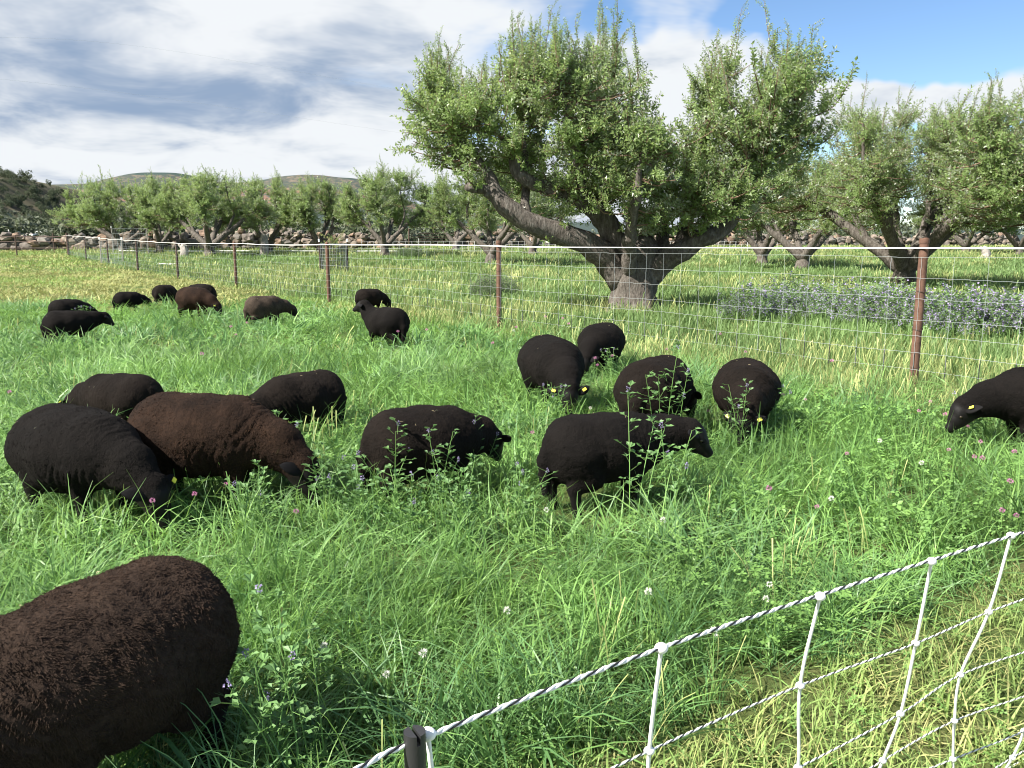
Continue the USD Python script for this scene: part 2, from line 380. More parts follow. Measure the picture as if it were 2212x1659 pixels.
# ------------------------------------------------------------------ apple trees
def shoot(seed, n, L, leaf, curve=.25):
    """A leafy shoot along +z: thin stem and pointed, folded leaves."""
    r = np.random.default_rng(seed)
    t = np.linspace(0, 1, 5)
    bx = curve * L * t ** 2 * r.uniform(-1, 1); by = curve * L * t ** 2 * r.uniform(-1, 1)
    pts = np.stack([bx, by, L * t], -1)
    stem = tube(pts, np.interp(t, [0, 1], [.0055, .002]), 4, False)
    ms = []
    for k in range(n):
        s = (k + r.random()) / n
        p = np.array([np.interp(s, t, pts[:, q]) for q in range(3)])
        a = k * 2.4 + r.normal(0, .3)
        el = r.uniform(.05, .9) if s < .9 else r.uniform(.6, 1.3)
        d = np.array([math.cos(a) * math.cos(el), math.sin(a) * math.cos(el), math.sin(el)])
        l = leaf * r.uniform(.65, 1.2)
        up = np.array([r.normal(0, .4), r.normal(0, .4), 1.0]); up -= d * (up @ d); up /= np.linalg.norm(up)
        sd = np.cross(d, up)
        p = p + d * .012
        tip = p + d * l - up * l * r.uniform(.05, .35)
        mid = p + d * l * .45
        w = l * r.uniform(.24, .32); fo = up * w * .35
        V = np.array([p, mid + sd * w + fo, tip, mid - sd * w + fo])
        ms.append((V, np.array([[0, 1, 2], [0, 2, 3]])))
    return join(ms), stem


def knobbly(pts, rad, sides, seed):
    V, Fc = tube(pts, rad, sides)
    n = len(pts) * sides
    c = np.repeat(np.asarray(pts), sides, 0)
    o = V[:n] - c
    k = 1 + (meshkit.fbm(V[:n] * 3.2, 3, seed) - .5) * .55 + (meshkit.noise(V[:n] * 13, seed + 4) - .5) * .16
    V[:n] = c + o * k[:, None]
    return V, Fc


def apple_tree(label, loc, trunk, limbs, blobs, n_branch, n_shoot, seed, leaf=.075, shoot_len=.5, spikes=0, sides=14, group=None, res=1.0, per=26, lean=(0, 0)):
    """trunk: (points, radii); limbs: list of (points, radii); blobs: crown masses (centre, radii, weight), all relative to loc."""
    r = np.random.default_rng(seed)
    T = thing('apple_tree', label, 'apple tree', loc, 0, None, group)
    tp, tr = trunk
    P = spline(tp, max(8, int(14 * res))); R = np.interp(np.linspace(0, 1, len(P)), np.linspace(0, 1, len(tr)), tr)
    V, Fc = knobbly(P, R, int(sides * 1.6), seed)
    # root flare
    fl = np.clip(1 - V[:, 2] / .35, 0, 1) ** 2
    an = np.arctan2(V[:, 1], V[:, 0])
    V[:, :2] *= (1 + fl * (.22 + .2 * np.sin(an * 5 + seed)))[:, None]
    part(T, 'trunk', (V, Fc), M['bark'], smooth=True)
    nodes, nr = [], []
    for pts, rad in limbs:
        m = max(10, int(22 * res))
        Q = spline(pts, m); RR = np.interp(np.linspace(0, 1, m), np.linspace(0, 1, len(rad)), rad)
        Q[2:-1] += r.normal(0, .02, (m - 3, 3)) * np.minimum(1, RR[2:-1, None] / .08)
        part(T, 'limb', knobbly(Q, RR, sides, seed + len(nodes)), M['bark'], smooth=True)
        k0 = m // 3
        nodes.append(Q[k0:]); nr.append(RR[k0:])
    nodes = np.vstack(nodes); nr = np.concatenate(nr)
    # branches: from the nearest limb point out to tips spread through the crown
    wts = np.array([b[2] for b in blobs], float); wts /= wts.sum()
    bm, sp, sd_, sL = [], [], [], []
    for k in range(n_branch):
        c, rr, _ = blobs[r.choice(len(blobs), p=wts)]
        d = r.normal(0, 1, 3); d /= np.linalg.norm(d)
        tip = np.array(c) + d * np.array(rr) * r.random() ** .38
        dist = np.linalg.norm((nodes - tip) * np.array([1, 1, 1.15]), axis=1) + np.where(nodes[:, 2] > tip[2] + .2, 1.0, 0)
        j = np.argmin(dist + r.uniform(0, .35, len(dist)))
        a = nodes[j]
        mid = (a + tip) / 2 + np.array([0, 0, -.10 * np.linalg.norm(tip - a)]) + r.normal(0, .08, 3)
        Q = spline([a, mid, tip], 7)
        r0 = min(nr[j] * .6, .010 + .012 * np.linalg.norm(tip - a))
        bm.append(tube(Q, np.linspace(r0, .006, 7), 5 if res >= 1 else 4, False))
        LL = np.linalg.norm(np.diff(Q, axis=0), axis=1).sum()
        m = max(2, int(n_shoot * r.uniform(.7, 1.3)))
        ts = np.clip(1 - r.random(m) * min(.92, 1.5 / max(LL, .3)), 0, 1)
        pq = np.stack([np.interp(ts, np.linspace(0, 1, 7), Q[:, q]) for q in range(3)], -1)
        out = (pq - np.array(c)) / np.array(rr)
        dd = r.normal(0, .55, (m, 3)) + out * .35 + np.array([0, 0, .75]) + (tip - a) / max(np.linalg.norm(tip - a), .1) * .35
        sp.append(pq); sd_.append(dd); sL.append(r.uniform(.6, 1.15, m))
    # upright water shoots on the crown's top
    if spikes:
        allp = np.vstack(sp)
        top = allp[np.argsort(allp[:, 2] - .9 * np.abs(meshkit.noise(allp * 1.5, seed) - .5) * 2)[-len(allp) // 3:]]
        pk = top[r.choice(len(top), spikes)]
        for p in pk:
            h = r.uniform(.50, 1.25); d = np.array([r.normal(0, .16) + lean[0], r.normal(0, .16) + lean[1], 1.0])
            q = p + d * h
            bm.append(tube(np.array([p, (p + q) / 2 + r.normal(0, .02, 3), q]), [.009, .007, .004], 4, False))
            m = int(4 + h * 4)
            tt = np.linspace(.1, 1, m)[:, None]
            sp.append(p + (q - p) * tt); sd_.append(d + r.normal(0, .35, (m, 3))); sL.append(np.linspace(.75, .42, m))
    part(T, 'branches', join(bm), M['twig'], smooth=True, kind='stuff')
    sp, sd_, sL = np.vstack(sp), np.vstack(sd_), np.concatenate(sL)
    protos = []
    for k in range(5):
        lv, st = shoot(seed * 10 + k, per, shoot_len, leaf)
        protos.append(([(lv, M['apple']), (st, M['twig'])], None, False))
    g = instancer(f'{T.GetPath()}/crown', protos, sp, quat_to(sd_, r.uniform(0, 6.283, len(sp))), sL, r.integers(0, 5, len(sp)))
    tag(g, None, None, None, 'stuff')
    return T, nodes


# the big tree just beyond the fence: limbs follow the photograph
_b = atg(1368, 672); BY = _b[1]


def big(u, v, dy=0.0):
    return aty(u, v, BY + dy) - np.array([_b[0], _b[1], _b[2]])


def zz(x, y, dy=0.0):                                    # picture position in the enlarged view of the tree
    return big((900 + x / 1.6265) * .864, (y / 1.6265) * .864, dy)


_big_limbs = [
    ([zz(1075, 1150, 0), zz(1000, 1045, -.1), zz(900, 985, -.3), zz(760, 935, -.5), zz(640, 875, -.6), zz(555, 800, -.6), zz(520, 700, -.5), zz(400, 560, -.3), zz(330, 430, 0)], (.36, .29, .26, .235, .21, .17, .11, .07, .035)),
    ([zz(545, 795, -.6), zz(500, 768, -.65), zz(440, 760, -.75)], (.12, .11, .085)),
    ([zz(680, 895, -.55), zz(672, 800, -.3), zz(675, 690, -.1), zz(660, 570, .1), zz(640, 400, .3), zz(650, 250, .4)], (.12, .10, .095, .085, .05, .025)),
    ([zz(1110, 1120, .1), zz(1045, 1000, .1), zz(985, 880, 0), zz(890, 810, -.2), zz(780, 765, -.4), zz(690, 735, -.5), zz(635, 690, -.55), zz(630, 590, -.55)], (.34, .27, .22, .18, .16, .14, .125, .10)),
    ([zz(630, 595, -.55), zz(560, 545, -.7), zz(470, 520, -.8), zz(390, 500, -.8)], (.075, .06, .045, .02)),
    ([zz(985, 880, 0), zz(1000, 740, .5), zz(1010, 560, .9), zz(1030, 360, 1.0), zz(1050, 200, 1.0)], (.16, .12, .085, .05, .02)),
    ([zz(900, 815, -.2), zz(880, 660, -.8), zz(840, 480, -1.2), zz(800, 300, -1.3)], (.11, .085, .06, .025)),
    ([zz(1140, 1110, .15), zz(1165, 1020, .1), zz(1162, 955, .1)], (.17, .13, .10)),
    ([zz(1160, 1130, 0), zz(1240, 1060, -.2), zz(1330, 1005, -.4), zz(1420, 960, -.5), zz(1500, 905, -.5), zz(1560, 800, -.4), zz(1640, 640, -.2), zz(1720, 450, 0), zz(1800, 300, .2)], (.33, .26, .22, .20, .18, .14, .10, .06, .025)),
    ([zz(1490, 900, -.5), zz(1440, 860, -.6), zz(1400, 810, -.7)], (.12, .09, .06)),
    ([zz(1290, 1030, -.3), zz(1340, 880, .3), zz(1390, 700, .7), zz(1420, 500, .9), zz(1440, 330, .9)], (.16, .12, .085, .05, .02)),
    ([zz(1200, 1100, .3), zz(1230, 960, 1.0), zz(1220, 800, 1.7), zz(1180, 600, 2.0)], (.22, .15, .10, .04)),
    ([zz(1090, 1120, -.2), zz(1100, 960, -.9), zz(1120, 800, -1.5), zz(1150, 620, -1.8)], (.20, .13, .085, .035)),
    ([zz(1640, 640, -.2), zz(1740, 610, .1), zz(1778, 575, .2), zz(1770, 520, .2), zz(1850, 470, .3)], (.075, .065, .06, .045, .02)),
]
_S = 18.9 / FPX * 1.6265 * .0                             # (crown radii below are in metres)


def bz(x, y, rx, rz, ry, w, dy=0.0):
    return (zz(x, y, dy), (rx, ry, rz), w)


_big_blobs = [bz(290, 520, .80, .70, 1.1, 1.0), bz(470, 490, 1.0, .90, 1.6, 1.6), bz(640, 420, 1.05, 1.0, 1.8, 2.0), bz(820, 440, 1.05, 1.05, 2.0, 2.3), bz(1010, 450, .95, 1.2, 1.9, 2.2),
              bz(760, 610, 1.5, .85, 2.0, 2.0), bz(1080, 640, 1.25, 1.05, 2.2, 2.4), bz(980, 800, .95, .65, 1.8, 1.2), bz(440, 640, .85, .60, 1.2, .9), bz(1240, 800, 1.3, .90, 2.2, 2.4),
              bz(1180, 900, .9, .40, 1.6, .9), bz(1420, 800, 1.1, .85, 2.0, 2.0), bz(1480, 610, 1.0, 1.05, 2.0, 2.0), bz(1430, 440, .65, .85, 1.4, 1.0), bz(1620, 440, 1.1, 1.05, 1.8, 2.2), bz(1830, 430, 1.1, .85, 1.5, 1.9),
              bz(1740, 590, .70, .5, 1.2, .6), bz(1600, 780, .95, .75, 1.6, 1.3), bz(600, 760, .7, .3, 1.0, .35), bz(350, 400, .6, .5, .9, .5), bz(1215, 650, .85, .80, 1.7, 1.5), bz(880, 700, 1.2, .7, 1.8, 1.3)]
_base = np.array([_b[0], _b[1], _b[2]])
_trunk_big = ([(-.0, 0, -.15), (.0, 0, .35), (.02, 0, .95), (.06, 0, 1.35), (.05, 0, 1.62)], (.58, .50, .46, .47, .36))
apple_tree('huge gnarled apple tree with thick spreading limbs, tallest tree just beyond the fence', _base, _trunk_big, _big_limbs, _big_blobs, 680, 7.4, 21, leaf=.094, shoot_len=.52, spikes=210, sides=16, per=25)


def orchard_tree(label, u, v, height, spread, seed, limbs=4, arms=None, group=None, density=1.0, spikes=70, leaf=.10, far=False, tr=.30, width=None, lean=(.04, 0)):
    """A pruned apple tree with a short trunk and an open vase of limbs."""
    r = np.random.default_rng(seed)
    p = atg(u, v)
    th = height * .11
    trunk = ([(0, 0, -.15), (r.normal(0, .04), r.normal(0, .04), th * .6), (r.normal(0, .08), r.normal(0, .05), th + .12)], (tr * 1.15, tr * .95, tr * .85))
    L, B = [], []
    azs = arms if arms is not None else [k * 6.283 / limbs + r.uniform(-.4, .4) for k in range(limbs)]
    for k, az in enumerate(azs):
        d = np.array([math.cos(az), math.sin(az), 0])
        sp_ = spread * r.uniform(1.0, 1.3) * (1.12 if far else 1.0); hh = height * r.uniform(.72, .92)
        s0 = np.array([0, 0, th - .1])
        pts = [s0 + d * tr * .15, s0 + d * sp_ * .24 + np.array([0, 0, height * .15]), s0 + d * sp_ * .50 + np.array([0, 0, height * .30]), s0 + d * sp_ * .72 + np.array([0, 0, height * .44]), d * sp_ * .80 + np.array([0, 0, hh * .85])]
        L.append((pts, (tr * .70, tr * .54, tr * .40, tr * .24, tr * .06)))
        pts2 = [pts[1], (pts[1] + pts[2]) / 2 + np.array([0, 0, height * .14]), d * sp_ * .32 + np.array([0, 0, height * .62]), d * sp_ * .28 + np.array([0, 0, height * .82])]
        L.append((pts2, (tr * .34, tr * .25, tr * .15, tr * .05)))
        c = d * sp_ * .70 + np.array([0, 0, height * r.uniform(.50, .58)])
        B.append((c, (spread * .40, spread * .40, height * .24), 1.2))
        B.append((d * sp_ * .52 + np.array([0, 0, height * r.uniform(.66, .76)]), (spread * .36, spread * .36, height * .21), 1.0))
        B.append((d * sp_ * .85 + np.array([0, 0, height * .47]), (spread * .38, spread * .38, height * .14), 1.0))
    B.append((np.array([0, 0, height * .52]), (spread * .50, spread * .50, height * .22), 1.2))
    B.append((np.array([0, 0, height * .72]), (spread * .42, spread * .42, height * .20), 1.0))
    nb = int((215 if far else 340) * density)
    return apple_tree(label, p, trunk, L, B, nb, 8 if far else 8.5, seed, leaf=leaf, shoot_len=.62 if far else .56, spikes=spikes, sides=8 if far else 11, group=group, res=.6 if far else .85, per=22, lean=lean)


orchard_tree('large apple tree behind the nearest rusty post at right, above the purple flowers', 1952, 622, 6.3, 3.9, 31, arms=[.15, 2.75, 1.4, -1.2, .8, -2.4], density=1.9, spikes=80, leaf=.09, tr=.36)
orchard_tree('apple tree with three dark trunk stems right of the biggest tree', 1733, 582, 6.0, 3.5, 32, arms=[.3, 2.8, 1.6, -1.3], density=1.4, spikes=36, tr=.32)
orchard_tree('apple tree between the biggest tree and the three stemmed one', 1645, 571, 5.6, 2.8, 33, arms=[.2, 3.0, 1.5, -1.5], spikes=26)
orchard_tree('apple tree with V shaped trunk behind the middle rusty post', 1062, 570, 6.0, 3.4, 34, arms=[.25, 2.9, 1.7, -1.0], spikes=30)
orchard_tree('apple tree under the low left limb of the biggest tree', 1152, 551, 6.2, 3.0, 35, arms=[.4, 2.6, -1.4], far=True, spikes=22)
orchard_tree('tall slim apple tree right of the wire cage', 832, 551, 6.5, 3.0, 36, arms=[.2, 2.9, 1.4, -1.6], far=True, density=1.3, spikes=44, leaf=.12)
orchard_tree('apple tree behind the young tree in the wire cage', 690, 546, 6.1, 2.7, 37, arms=[.1, 2.5, 1.3, -1.8], far=True, density=1.2, spikes=34, leaf=.12)
orchard_tree('twin limbed leaning apple tree before the stone wall', 580, 545, 6.2, 2.8, 38, arms=[1.1, 2.4, -.6, -2.2], far=True, density=1.2, spikes=38, leaf=.12)
orchard_tree('broad apple tree with forked trunk left of centre', 453, 552, 6.3, 3.7, 39, arms=[.25, 2.7, 1.5, -1.3], far=True, density=1.6, spikes=52, leaf=.12, tr=.36)
orchard_tree('apple tree with bent pale trunk at the stone wall', 348, 547, 6.3, 2.4, 40, arms=[.9, 2.0, -1.5], far=True, density=1.1, spikes=34, leaf=.12)
orchard_tree('leftmost apple tree, leaning over the stone wall', 268, 545, 6.0, 4.2, 41, arms=[2.95, 2.5, .5, 1.5, -1.6], far=True, density=1.7, spikes=56, leaf=.12, tr=.36, lean=(-.15, 0))
orchard_tree('distant apple tree behind the V shaped one', 985, 541, 6.0, 3.2, 42, arms=[.3, 2.8, 1.5], far=True, spikes=24, leaf=.12)
orchard_tree('small far apple tree at the right edge beside a pale stump', 2200, 549, 5.2, 3.2, 43, far=True, spikes=20, leaf=.12)
orchard_tree('far apple tree in the row behind the right one', 2085, 545, 5.2, 3.0, 44, far=True, spikes=20, leaf=.12)
orchard_tree('apple tree leaning in from the right edge', 2330, 640, 6.2, 3.6, 45, density=1.5, spikes=60, tr=.34)

# ------------------------------------------------------------------ dry stone walls
def stone(r, size):
    m = trimesh.creation.icosphere(1, 1.0)
    v = np.array(m.vertices)
    v = np.sign(v) * np.abs(v) ** .72
    v *= 1 + r.normal(0, .13, (len(v), 1))
    v = v / np.abs(v).max(0) * np.array([size * r.uniform(.42, .72), size * r.uniform(.4, .6), size * r.uniform(.30, .50)])
    a = r.normal(0, .22); c, s = math.cos(a), math.sin(a)
    v = np.stack([v[:, 0] * c - v[:, 2] * s, v[:, 1], v[:, 0] * s + v[:, 2] * c], -1)
    return v, np.array(m.faces)


def stone_wall(label, path, height, seed, most, ssize):
    r = np.random.default_rng(seed)
    W = thing('stone_wall', label, 'wall')
    path = np.asarray(path, float)
    seg = np.hypot(*np.diff(path, axis=0).T); s = np.concatenate([[0], np.cumsum(seg)])
    made = []
    z = 0.0; row = 0
    while z < height - .1:
        big = ssize * (1.25 - .45 * z / height)
        q = r.uniform(0, .4)
        while q < s[-1]:
            sz = big * r.uniform(.55, 1.4)
            x, y = np.interp(q, s, path[:, 0]), np.interp(q, s, path[:, 1])
            hh = z + sz * .32 + r.normal(0, .05)
            lim = height * (.92 + .22 * math.sin(q * .21) + .08 * math.sin(q * 1.1))
            if hh < lim or row == 0:
                v, f = stone(r, sz)
                a = r.normal(0, .25)
                v = rotz(v, a) + np.array([x, y + r.normal(0, .10) - .12 * (1 - z / height), float(gz(x, y)) + hh])
                made.append((v, f, r.integers(0, 5), x * x + y * y))
            q += sz * 1.02
        z += big * .52; row += 1
    # a dark core of small rubble behind the face stones
    core = []
    for q in np.arange(0, s[-1], .9):
        x, y = np.interp(q, s, path[:, 0]), np.interp(q, s, path[:, 1])
        v, f = stone(r, 1.0); v = v * np.array([1.3, .6, .8 * height]) + np.array([x, y + .35, float(gz(x, y)) + height * .36])
        core.append((v, f))
    order = sorted(range(len(made)), key=lambda k: -np.ptp(made[k][0][:, 0]) / math.sqrt(made[k][3]))
    for k in order[:most]:
        part(W, 'stone', made[k][:2], STONE[made[k][2]])
    rest = [made[k] for k in order[most:]]
    for c in range(5):
        g = [m[:2] for m in rest if m[2] == c]
        if g: part(W, 'smaller_stones', join(g), STONE[c], kind='stuff')
    part(W, 'rubble_core', join(core), STONE[2], kind='stuff')


stone_wall('long dry stone wall of reddish boulders behind the left row of apple trees', [(-62, 70), (-40, 73), (-20, 76), (-9.5, 77)], 1.7, 5, 300, .64)
stone_wall('farther stretch of boulder wall beyond the gate gap, behind the right trees', [(-5.5, 84), (10, 92), (30, 98), (62, 104)], 1.7, 6, 160, .72)

# ------------------------------------------------------------------ gate, corral rails, far white net
G_ = thing('field_gate', 'brown tubular metal gate in the gap of the stone wall', 'gate')
g0, g1 = np.array([-9.6, 79.5]), np.array([-5.6, 81.5])
gd = (g1 - g0) / np.linalg.norm(g1 - g0)
for k in range(6):
    h = .25 + k * .22
    part(G_, 'rail', tube(np.array([[*g0, gz(*g0) + h], [*g1, gz(*g1) + h]]), .028, 6), M['dark_rust'])
for k, p in enumerate((g0 - gd * .12, g1 + gd * .12)):
    part(G_, 'post', tube(np.array([[*p, gz(*p) - .1], [*p, gz(*p) + 1.9]]), .075, 8), M['dark_rust'])
for t in (0.02, .5, .98):
    p = g0 + (g1 - g0) * t
    part(G_, 'upright', tube(np.array([[*p, gz(*p) + .2], [*p, gz(*p) + 1.38]]), .026, 6), M['dark_rust'])

C_ = thing('pipe_rail_fence', 'dark steel pipe rail fence at the far left before the stone wall', 'fence')
ce = fence_end = FP + FD * 8.0
cs = np.array([-62.0, 61.5])
for k, h in enumerate((.55, 1.0, 1.36)):
    part(C_, 'rail', tube(np.array([[*ce, gz(*ce) + h], [*cs, gz(*cs) + h]]), .035, 6), M['dark_rust'])
for k in range(9):
    p = ce + (cs - ce) * k / 8
    part(C_, 'post', tube(np.array([[*p, gz(*p) - .1], [*p, gz(*p) + (1.62 if k == 0 else 1.42)]]), .085 if k == 0 else .05, 8), M['dark_rust'])

W_ = thing('white_net', 'white electric netting with upright stays across the far orchard', 'net fence')
w0, w1 = np.array([-12.0, 67.0]), np.array([24.0, 70.0])
for h in (.08, .35, .62, .88):
    q = [w0 + (w1 - w0) * t for t in np.linspace(0, 1, 20)]
    part(W_, 'cord', tube(np.array([[*p, gz(*p) + h] for p in q]), .005, 4, False), M['tape'])
for k in range(73):
    p = w0 + (w1 - w0) * k / 72
    t_ = k % 9 == 0
    part(W_, 'post' if t_ else 'stay', tube(np.array([[*p, gz(*p)], [*p, gz(*p) + (1.12 if t_ else .88)]]), .018 if t_ else .009, 5), M['white'])

# white irrigation pipe at the foot of the wall
I_ = thing('white_pipe', 'thin white pipe along the foot of the stone wall', 'pipe')
ip = np.array([[x, 66.0 - .02 * x, float(gz(x, 66.0 - .02 * x)) + .16] for x in np.linspace(-31, -9, 24)])
part(I_, 'tube', tube(ip, .03, 8), M['tape'], smooth=True)
for k in range(0, 24, 6):
    part(I_, 'joint', tube(np.array([ip[k] - [.15, 0, 0], ip[k] + [.15, 0, 0]]), .045, 8), M['tape'], smooth=True)
for k, (u, v, l, lab) in enumerate([(372, 573, 2.6, 'white plastic sheet edge lying in the grass beyond the fence')]):
    p = atg(u, v)
    r = np.random.default_rng(3)
    X = np.linspace(-.7, .7, 28); Yv = np.linspace(-.2, .2, 8)
    gx_, gy_ = np.meshgrid(X, Yv)
    zz_ = .05 + .06 * meshkit.noise(np.stack([gx_ * 4, gy_ * 5, 0 * gx_], -1), 2) + .05 * (gy_ > .2)
    vv = np.stack([p[0] + gx_, p[1] + gy_ + .3 * np.sin(gx_ * 1.7), float(gz(p[0], p[1])) + zz_], -1).reshape(-1, 3)
    ii = (np.arange(7)[:, None] * 28 + np.arange(27)[None]).ravel()
    sh = thing('plastic_sheet', lab, 'plastic sheet')
    part(sh, 'sheet', (vv, np.stack([ii, ii + 1, ii + 29, ii + 28], -1)), M['tape'], smooth=True)
    part(sh, 'hem', tube(vv[-28:], .02, 6), M['tape'], smooth=True)


# ------------------------------------------------------------------ tree cages
def cage(label, u, v, rad, h, rows, cols, dark, plant):
    p = atg(u, v); T = thing('wire_cage', label, 'wire cage', p)
    for k in range(rows):
        a = np.linspace(0, 2 * np.pi, 25); z = h * (k + .2) / (rows - .8)
        part(T, 'hoop', tube(np.stack([rad * np.cos(a), rad * np.sin(a), 0 * a + z], -1), .0042, 4, False), M['wire'])
    for k in range(cols):
        a = k * 6.283 / cols
        part(T, 'upright', tube(np.array([[rad * math.cos(a), rad * math.sin(a), 0], [rad * math.cos(a), rad * math.sin(a), h]]), .0045, 4, False), M['wire'])
    for k in range(2):
        a = .3 + k * math.pi
        q = np.array([(rad + .03) * math.cos(a), (rad + .03) * math.sin(a), 0])
        part(T, 'stake', tube(np.array([q, q + [0, 0, h + .12]]), .03, 7), M['dark_rust'] if dark else M['weathered'])
        part(T, 'stake_cap', tube(np.array([q + [0, 0, h + .06], q + [0, 0, h + .2]]), .045, 7), M['tape'])
    if dark:
        a = np.linspace(0, 2 * np.pi, 33)
        V = np.vstack([np.stack([rad * .97 * np.cos(a), rad * .97 * np.sin(a), 0 * a + z_], -1) for z_ in (.02, h * .92)])
        # shade cloth as a mesh of strands
        ms = [tube(np.array([[rad * .97 * math.cos(t), rad * .97 * math.sin(t), .02], [rad * .97 * math.cos(t), rad * .97 * math.sin(t), h * .92]]), .010, 3, False) for t in np.linspace(0, 6.283, 52)]
        part(T, 'mesh_cloth', join(ms), M['stake'], kind='stuff')
    return T


cage('dark mesh cage with white capped stakes round a young tree beyond the fence', 722, 588, .62, 1.35, 6, 22, True, True)
cage('see through wire cage left of the leftmost apple trunk', 243, 569, .55, 1.3, 6, 14, False, True)
cage('see through wire cage round the leftmost apple trunk', 283, 549, 1.2, 1.9, 6, 18, False, False)


def stump(label, u, v, h, rad, seed):
    p = atg(u, v); r = np.random.default_rng(seed); T = thing('tree_stump', label, 'stump', p)
    pts = np.array([[0, 0, -.1], [.04, 0, h * .4], [.0, .05, h * .8], [.06, .05, h]])
    part(T, 'trunk', knobbly(spline(pts, 9), np.linspace(rad * 1.2, rad * .75, 9), 10, seed), M['weathered'], smooth=30)
    b = np.array([[.02, 0, h * .55], [.25 * (-1) ** seed, .05, h * .85], [.36 * (-1) ** seed, .05, h * 1.05]])
    part(T, 'branch_stub', tube(spline(b, 6), np.linspace(rad * .5, rad * .3, 6), 8), M['weathered'], smooth=True)


stump('pale weathered stump at right with a broken stub', 2128, 559, .75, .27, 1)
stump('pale stump leaning before the stone wall among the left trees', 571, 549, 1.5, .30, 2)
stump('light stump at the foot of the wall behind the left cages', 398, 553, .8, .26, 3)

# young tree in the dark cage
p_ = atg(722, 588)
T_ = thing('young_tree', 'thin young tree with brownish leaves inside the dark mesh cage', 'tree', p_)
part(T_, 'stem', tube(spline([[0, 0, 0], [.03, 0, .8], [0, .02, 1.7]], 8), np.linspace(.03, .012, 8), 6), M['twig'], smooth=True)
r_ = np.random.default_rng(8)
lv_, st_ = shoot(901, 22, .45, .08)
sp_ = np.stack([r_.normal(0, .16, 60), r_.normal(0, .16, 60), r_.uniform(.25, 1.6, 60)], -1)
tag(instancer(f'{T_.GetPath()}/crown', [([(lv_, M['straw']), (st_, M['twig'])], None, False), ([(lv_, M['orchard']), (st_, M['twig'])], None, False)], sp_, quat_to(r_.normal(0, .5, (60, 3)) + [0, 0, .8], r_.uniform(0, 6, 60)), r_.uniform(.5, .9, 60), r_.integers(0, 2, 60)), None, None, None, 'stuff')


# ------------------------------------------------------------------ scrub and hills
def crown_shape(seed, n=300, size=.13):
    """An irregular crown of small leaf clumps, about one metre in radius."""
    r = np.random.default_rng(seed)
    lob = r.normal(0, .45, (7, 3)) * [1, 1, .8]; lr = r.uniform(.35, .65, 7)
    ms = []
    for k in range(n):
        j = r.integers(7); d = r.normal(0, 1, 3); d /= np.linalg.norm(d)
        c = lob[j] + d * lr[j] * r.uniform(.65, 1.05)
        a = r.normal(0, 1, 3) + d * .8; a /= np.linalg.norm(a); b = np.cross(a, r.normal(0, 1, 3)); b /= np.linalg.norm(b)
        e = np.cross(a, b); s = size * r.uniform(.6, 1.4)
        V = np.array([c - b * s, c + e * s * .7 + a * s * .3, c + b * s, c - e * s * .7 + a * s * .3])
        ms.append((V, np.array([[0, 1, 2], [0, 2, 3]])))
    V, Fc = join(ms)
    return V, Fc


HILLM = ground_mat('dry_hillside', [(.35, (.06, .065, .04)), (.55, (.10, .09, .06)), (.72, (.16, .12, .085))], .03)
MESA = mat('far_mesa_slope', {'geo': ('geometry', {}), 'sz': ('separate_xyz', {}), 'n': ('noise_texture', {'scale': .006, 'detail': 8.0, 'roughness': .65}),
                              'n2': ('noise_texture', {'scale': .055, 'detail': 8.0, 'roughness': .7}),
                              'w': ('math', {'math_type': 'multiply_add', 'value2': 130.0}), 'mr': ('map_range', {'from_min': 60.0, 'from_max': 330.0, 'to_min': 0.0, 'to_max': 1.0, 'clamp': True}),
                              'r': ('rgb_ramp', {'ramp': [(0, (.045, .062, .062)), (.30, (.055, .072, .068)), (.42, (.17, .105, .08)), (.50, (.21, .13, .095)), (.60, (.07, .085, .06)), (.72, (.16, .13, .10)), (.77, (.038, .062, .056)), (1, (.034, .056, .052))]}),
                              'g': ('mix', {'color2': (.045, .062, .058)}), 'gm': ('map_range', {'from_min': .44, 'from_max': .52, 'to_min': 0.0, 'to_max': .85, 'clamp': True}),
                              'p': ('principled_bsdf', {'roughness': 1.0, 'specular_ior_level': .05})},
           [('geo.position', 'n.vector'), ('geo.position', 'n2.vector'), ('geo.position', 'sz.vector'), ('n.fac', 'w.value1'), ('sz.z', 'w.value3'), ('w.value', 'mr.value'), ('mr.result', 'r.fac'),
            ('r.color', 'g.color1'), ('n2.fac', 'gm.value'), ('gm.result', 'g.fac'), ('g.color', 'p.base_color')], 'p.BSDF')


def hill(name, label, sky, y0, depth, seed, material, rough, nx=150, ny=40, foot=500):
    """A hill whose crest passes through the skyline points (u, v) at distance y0 + depth / 2."""
    yc = y0 + depth / 2
    sk = np.array([aty(u, v, yc) for u, v in sky])
    xs = np.linspace(sk[0, 0], sk[-1, 0], nx)
    crest = np.interp(xs, sk[:, 0], sk[:, 2])
    k = np.hanning(9); k /= k.sum()
    crest = np.convolve(np.pad(crest, 4, mode='edge'), k, 'valid')
    t = np.linspace(0, 1, ny)
    prof = np.where(t < .5, np.sin(np.pi * t) ** 1.15, .55 + .45 * np.sin(np.pi * t))
    X, Tm = np.meshgrid(xs, t)
    P = np.stack([X / depth * 3, Tm * 3, 0 * X], -1)
    nz = meshkit.fbm(P + seed, 5, seed) - .5
    Z = 1.0 + (crest[None] - 1.0) * np.clip(prof[:, None] + nz * rough * np.sin(np.pi * Tm) * (1 - np.exp(-((Tm - .5) / .12) ** 2)), -.05, 1.2)
    Y = y0 + depth * Tm
    V = np.stack([X, Y + 0 * X, Z], -1).reshape(-1, 3)
    i = (np.arange(ny - 1)[:, None] * nx + np.arange(nx - 1)[None]).ravel()
    tag(usdkit.mesh(stage, f'/World/{name}', (V, np.stack([i, i + 1, i + nx + 1, i + nx], -1)), material, smooth=True), label, None, None, 'structure')
    return X, Y + 0 * X, Z


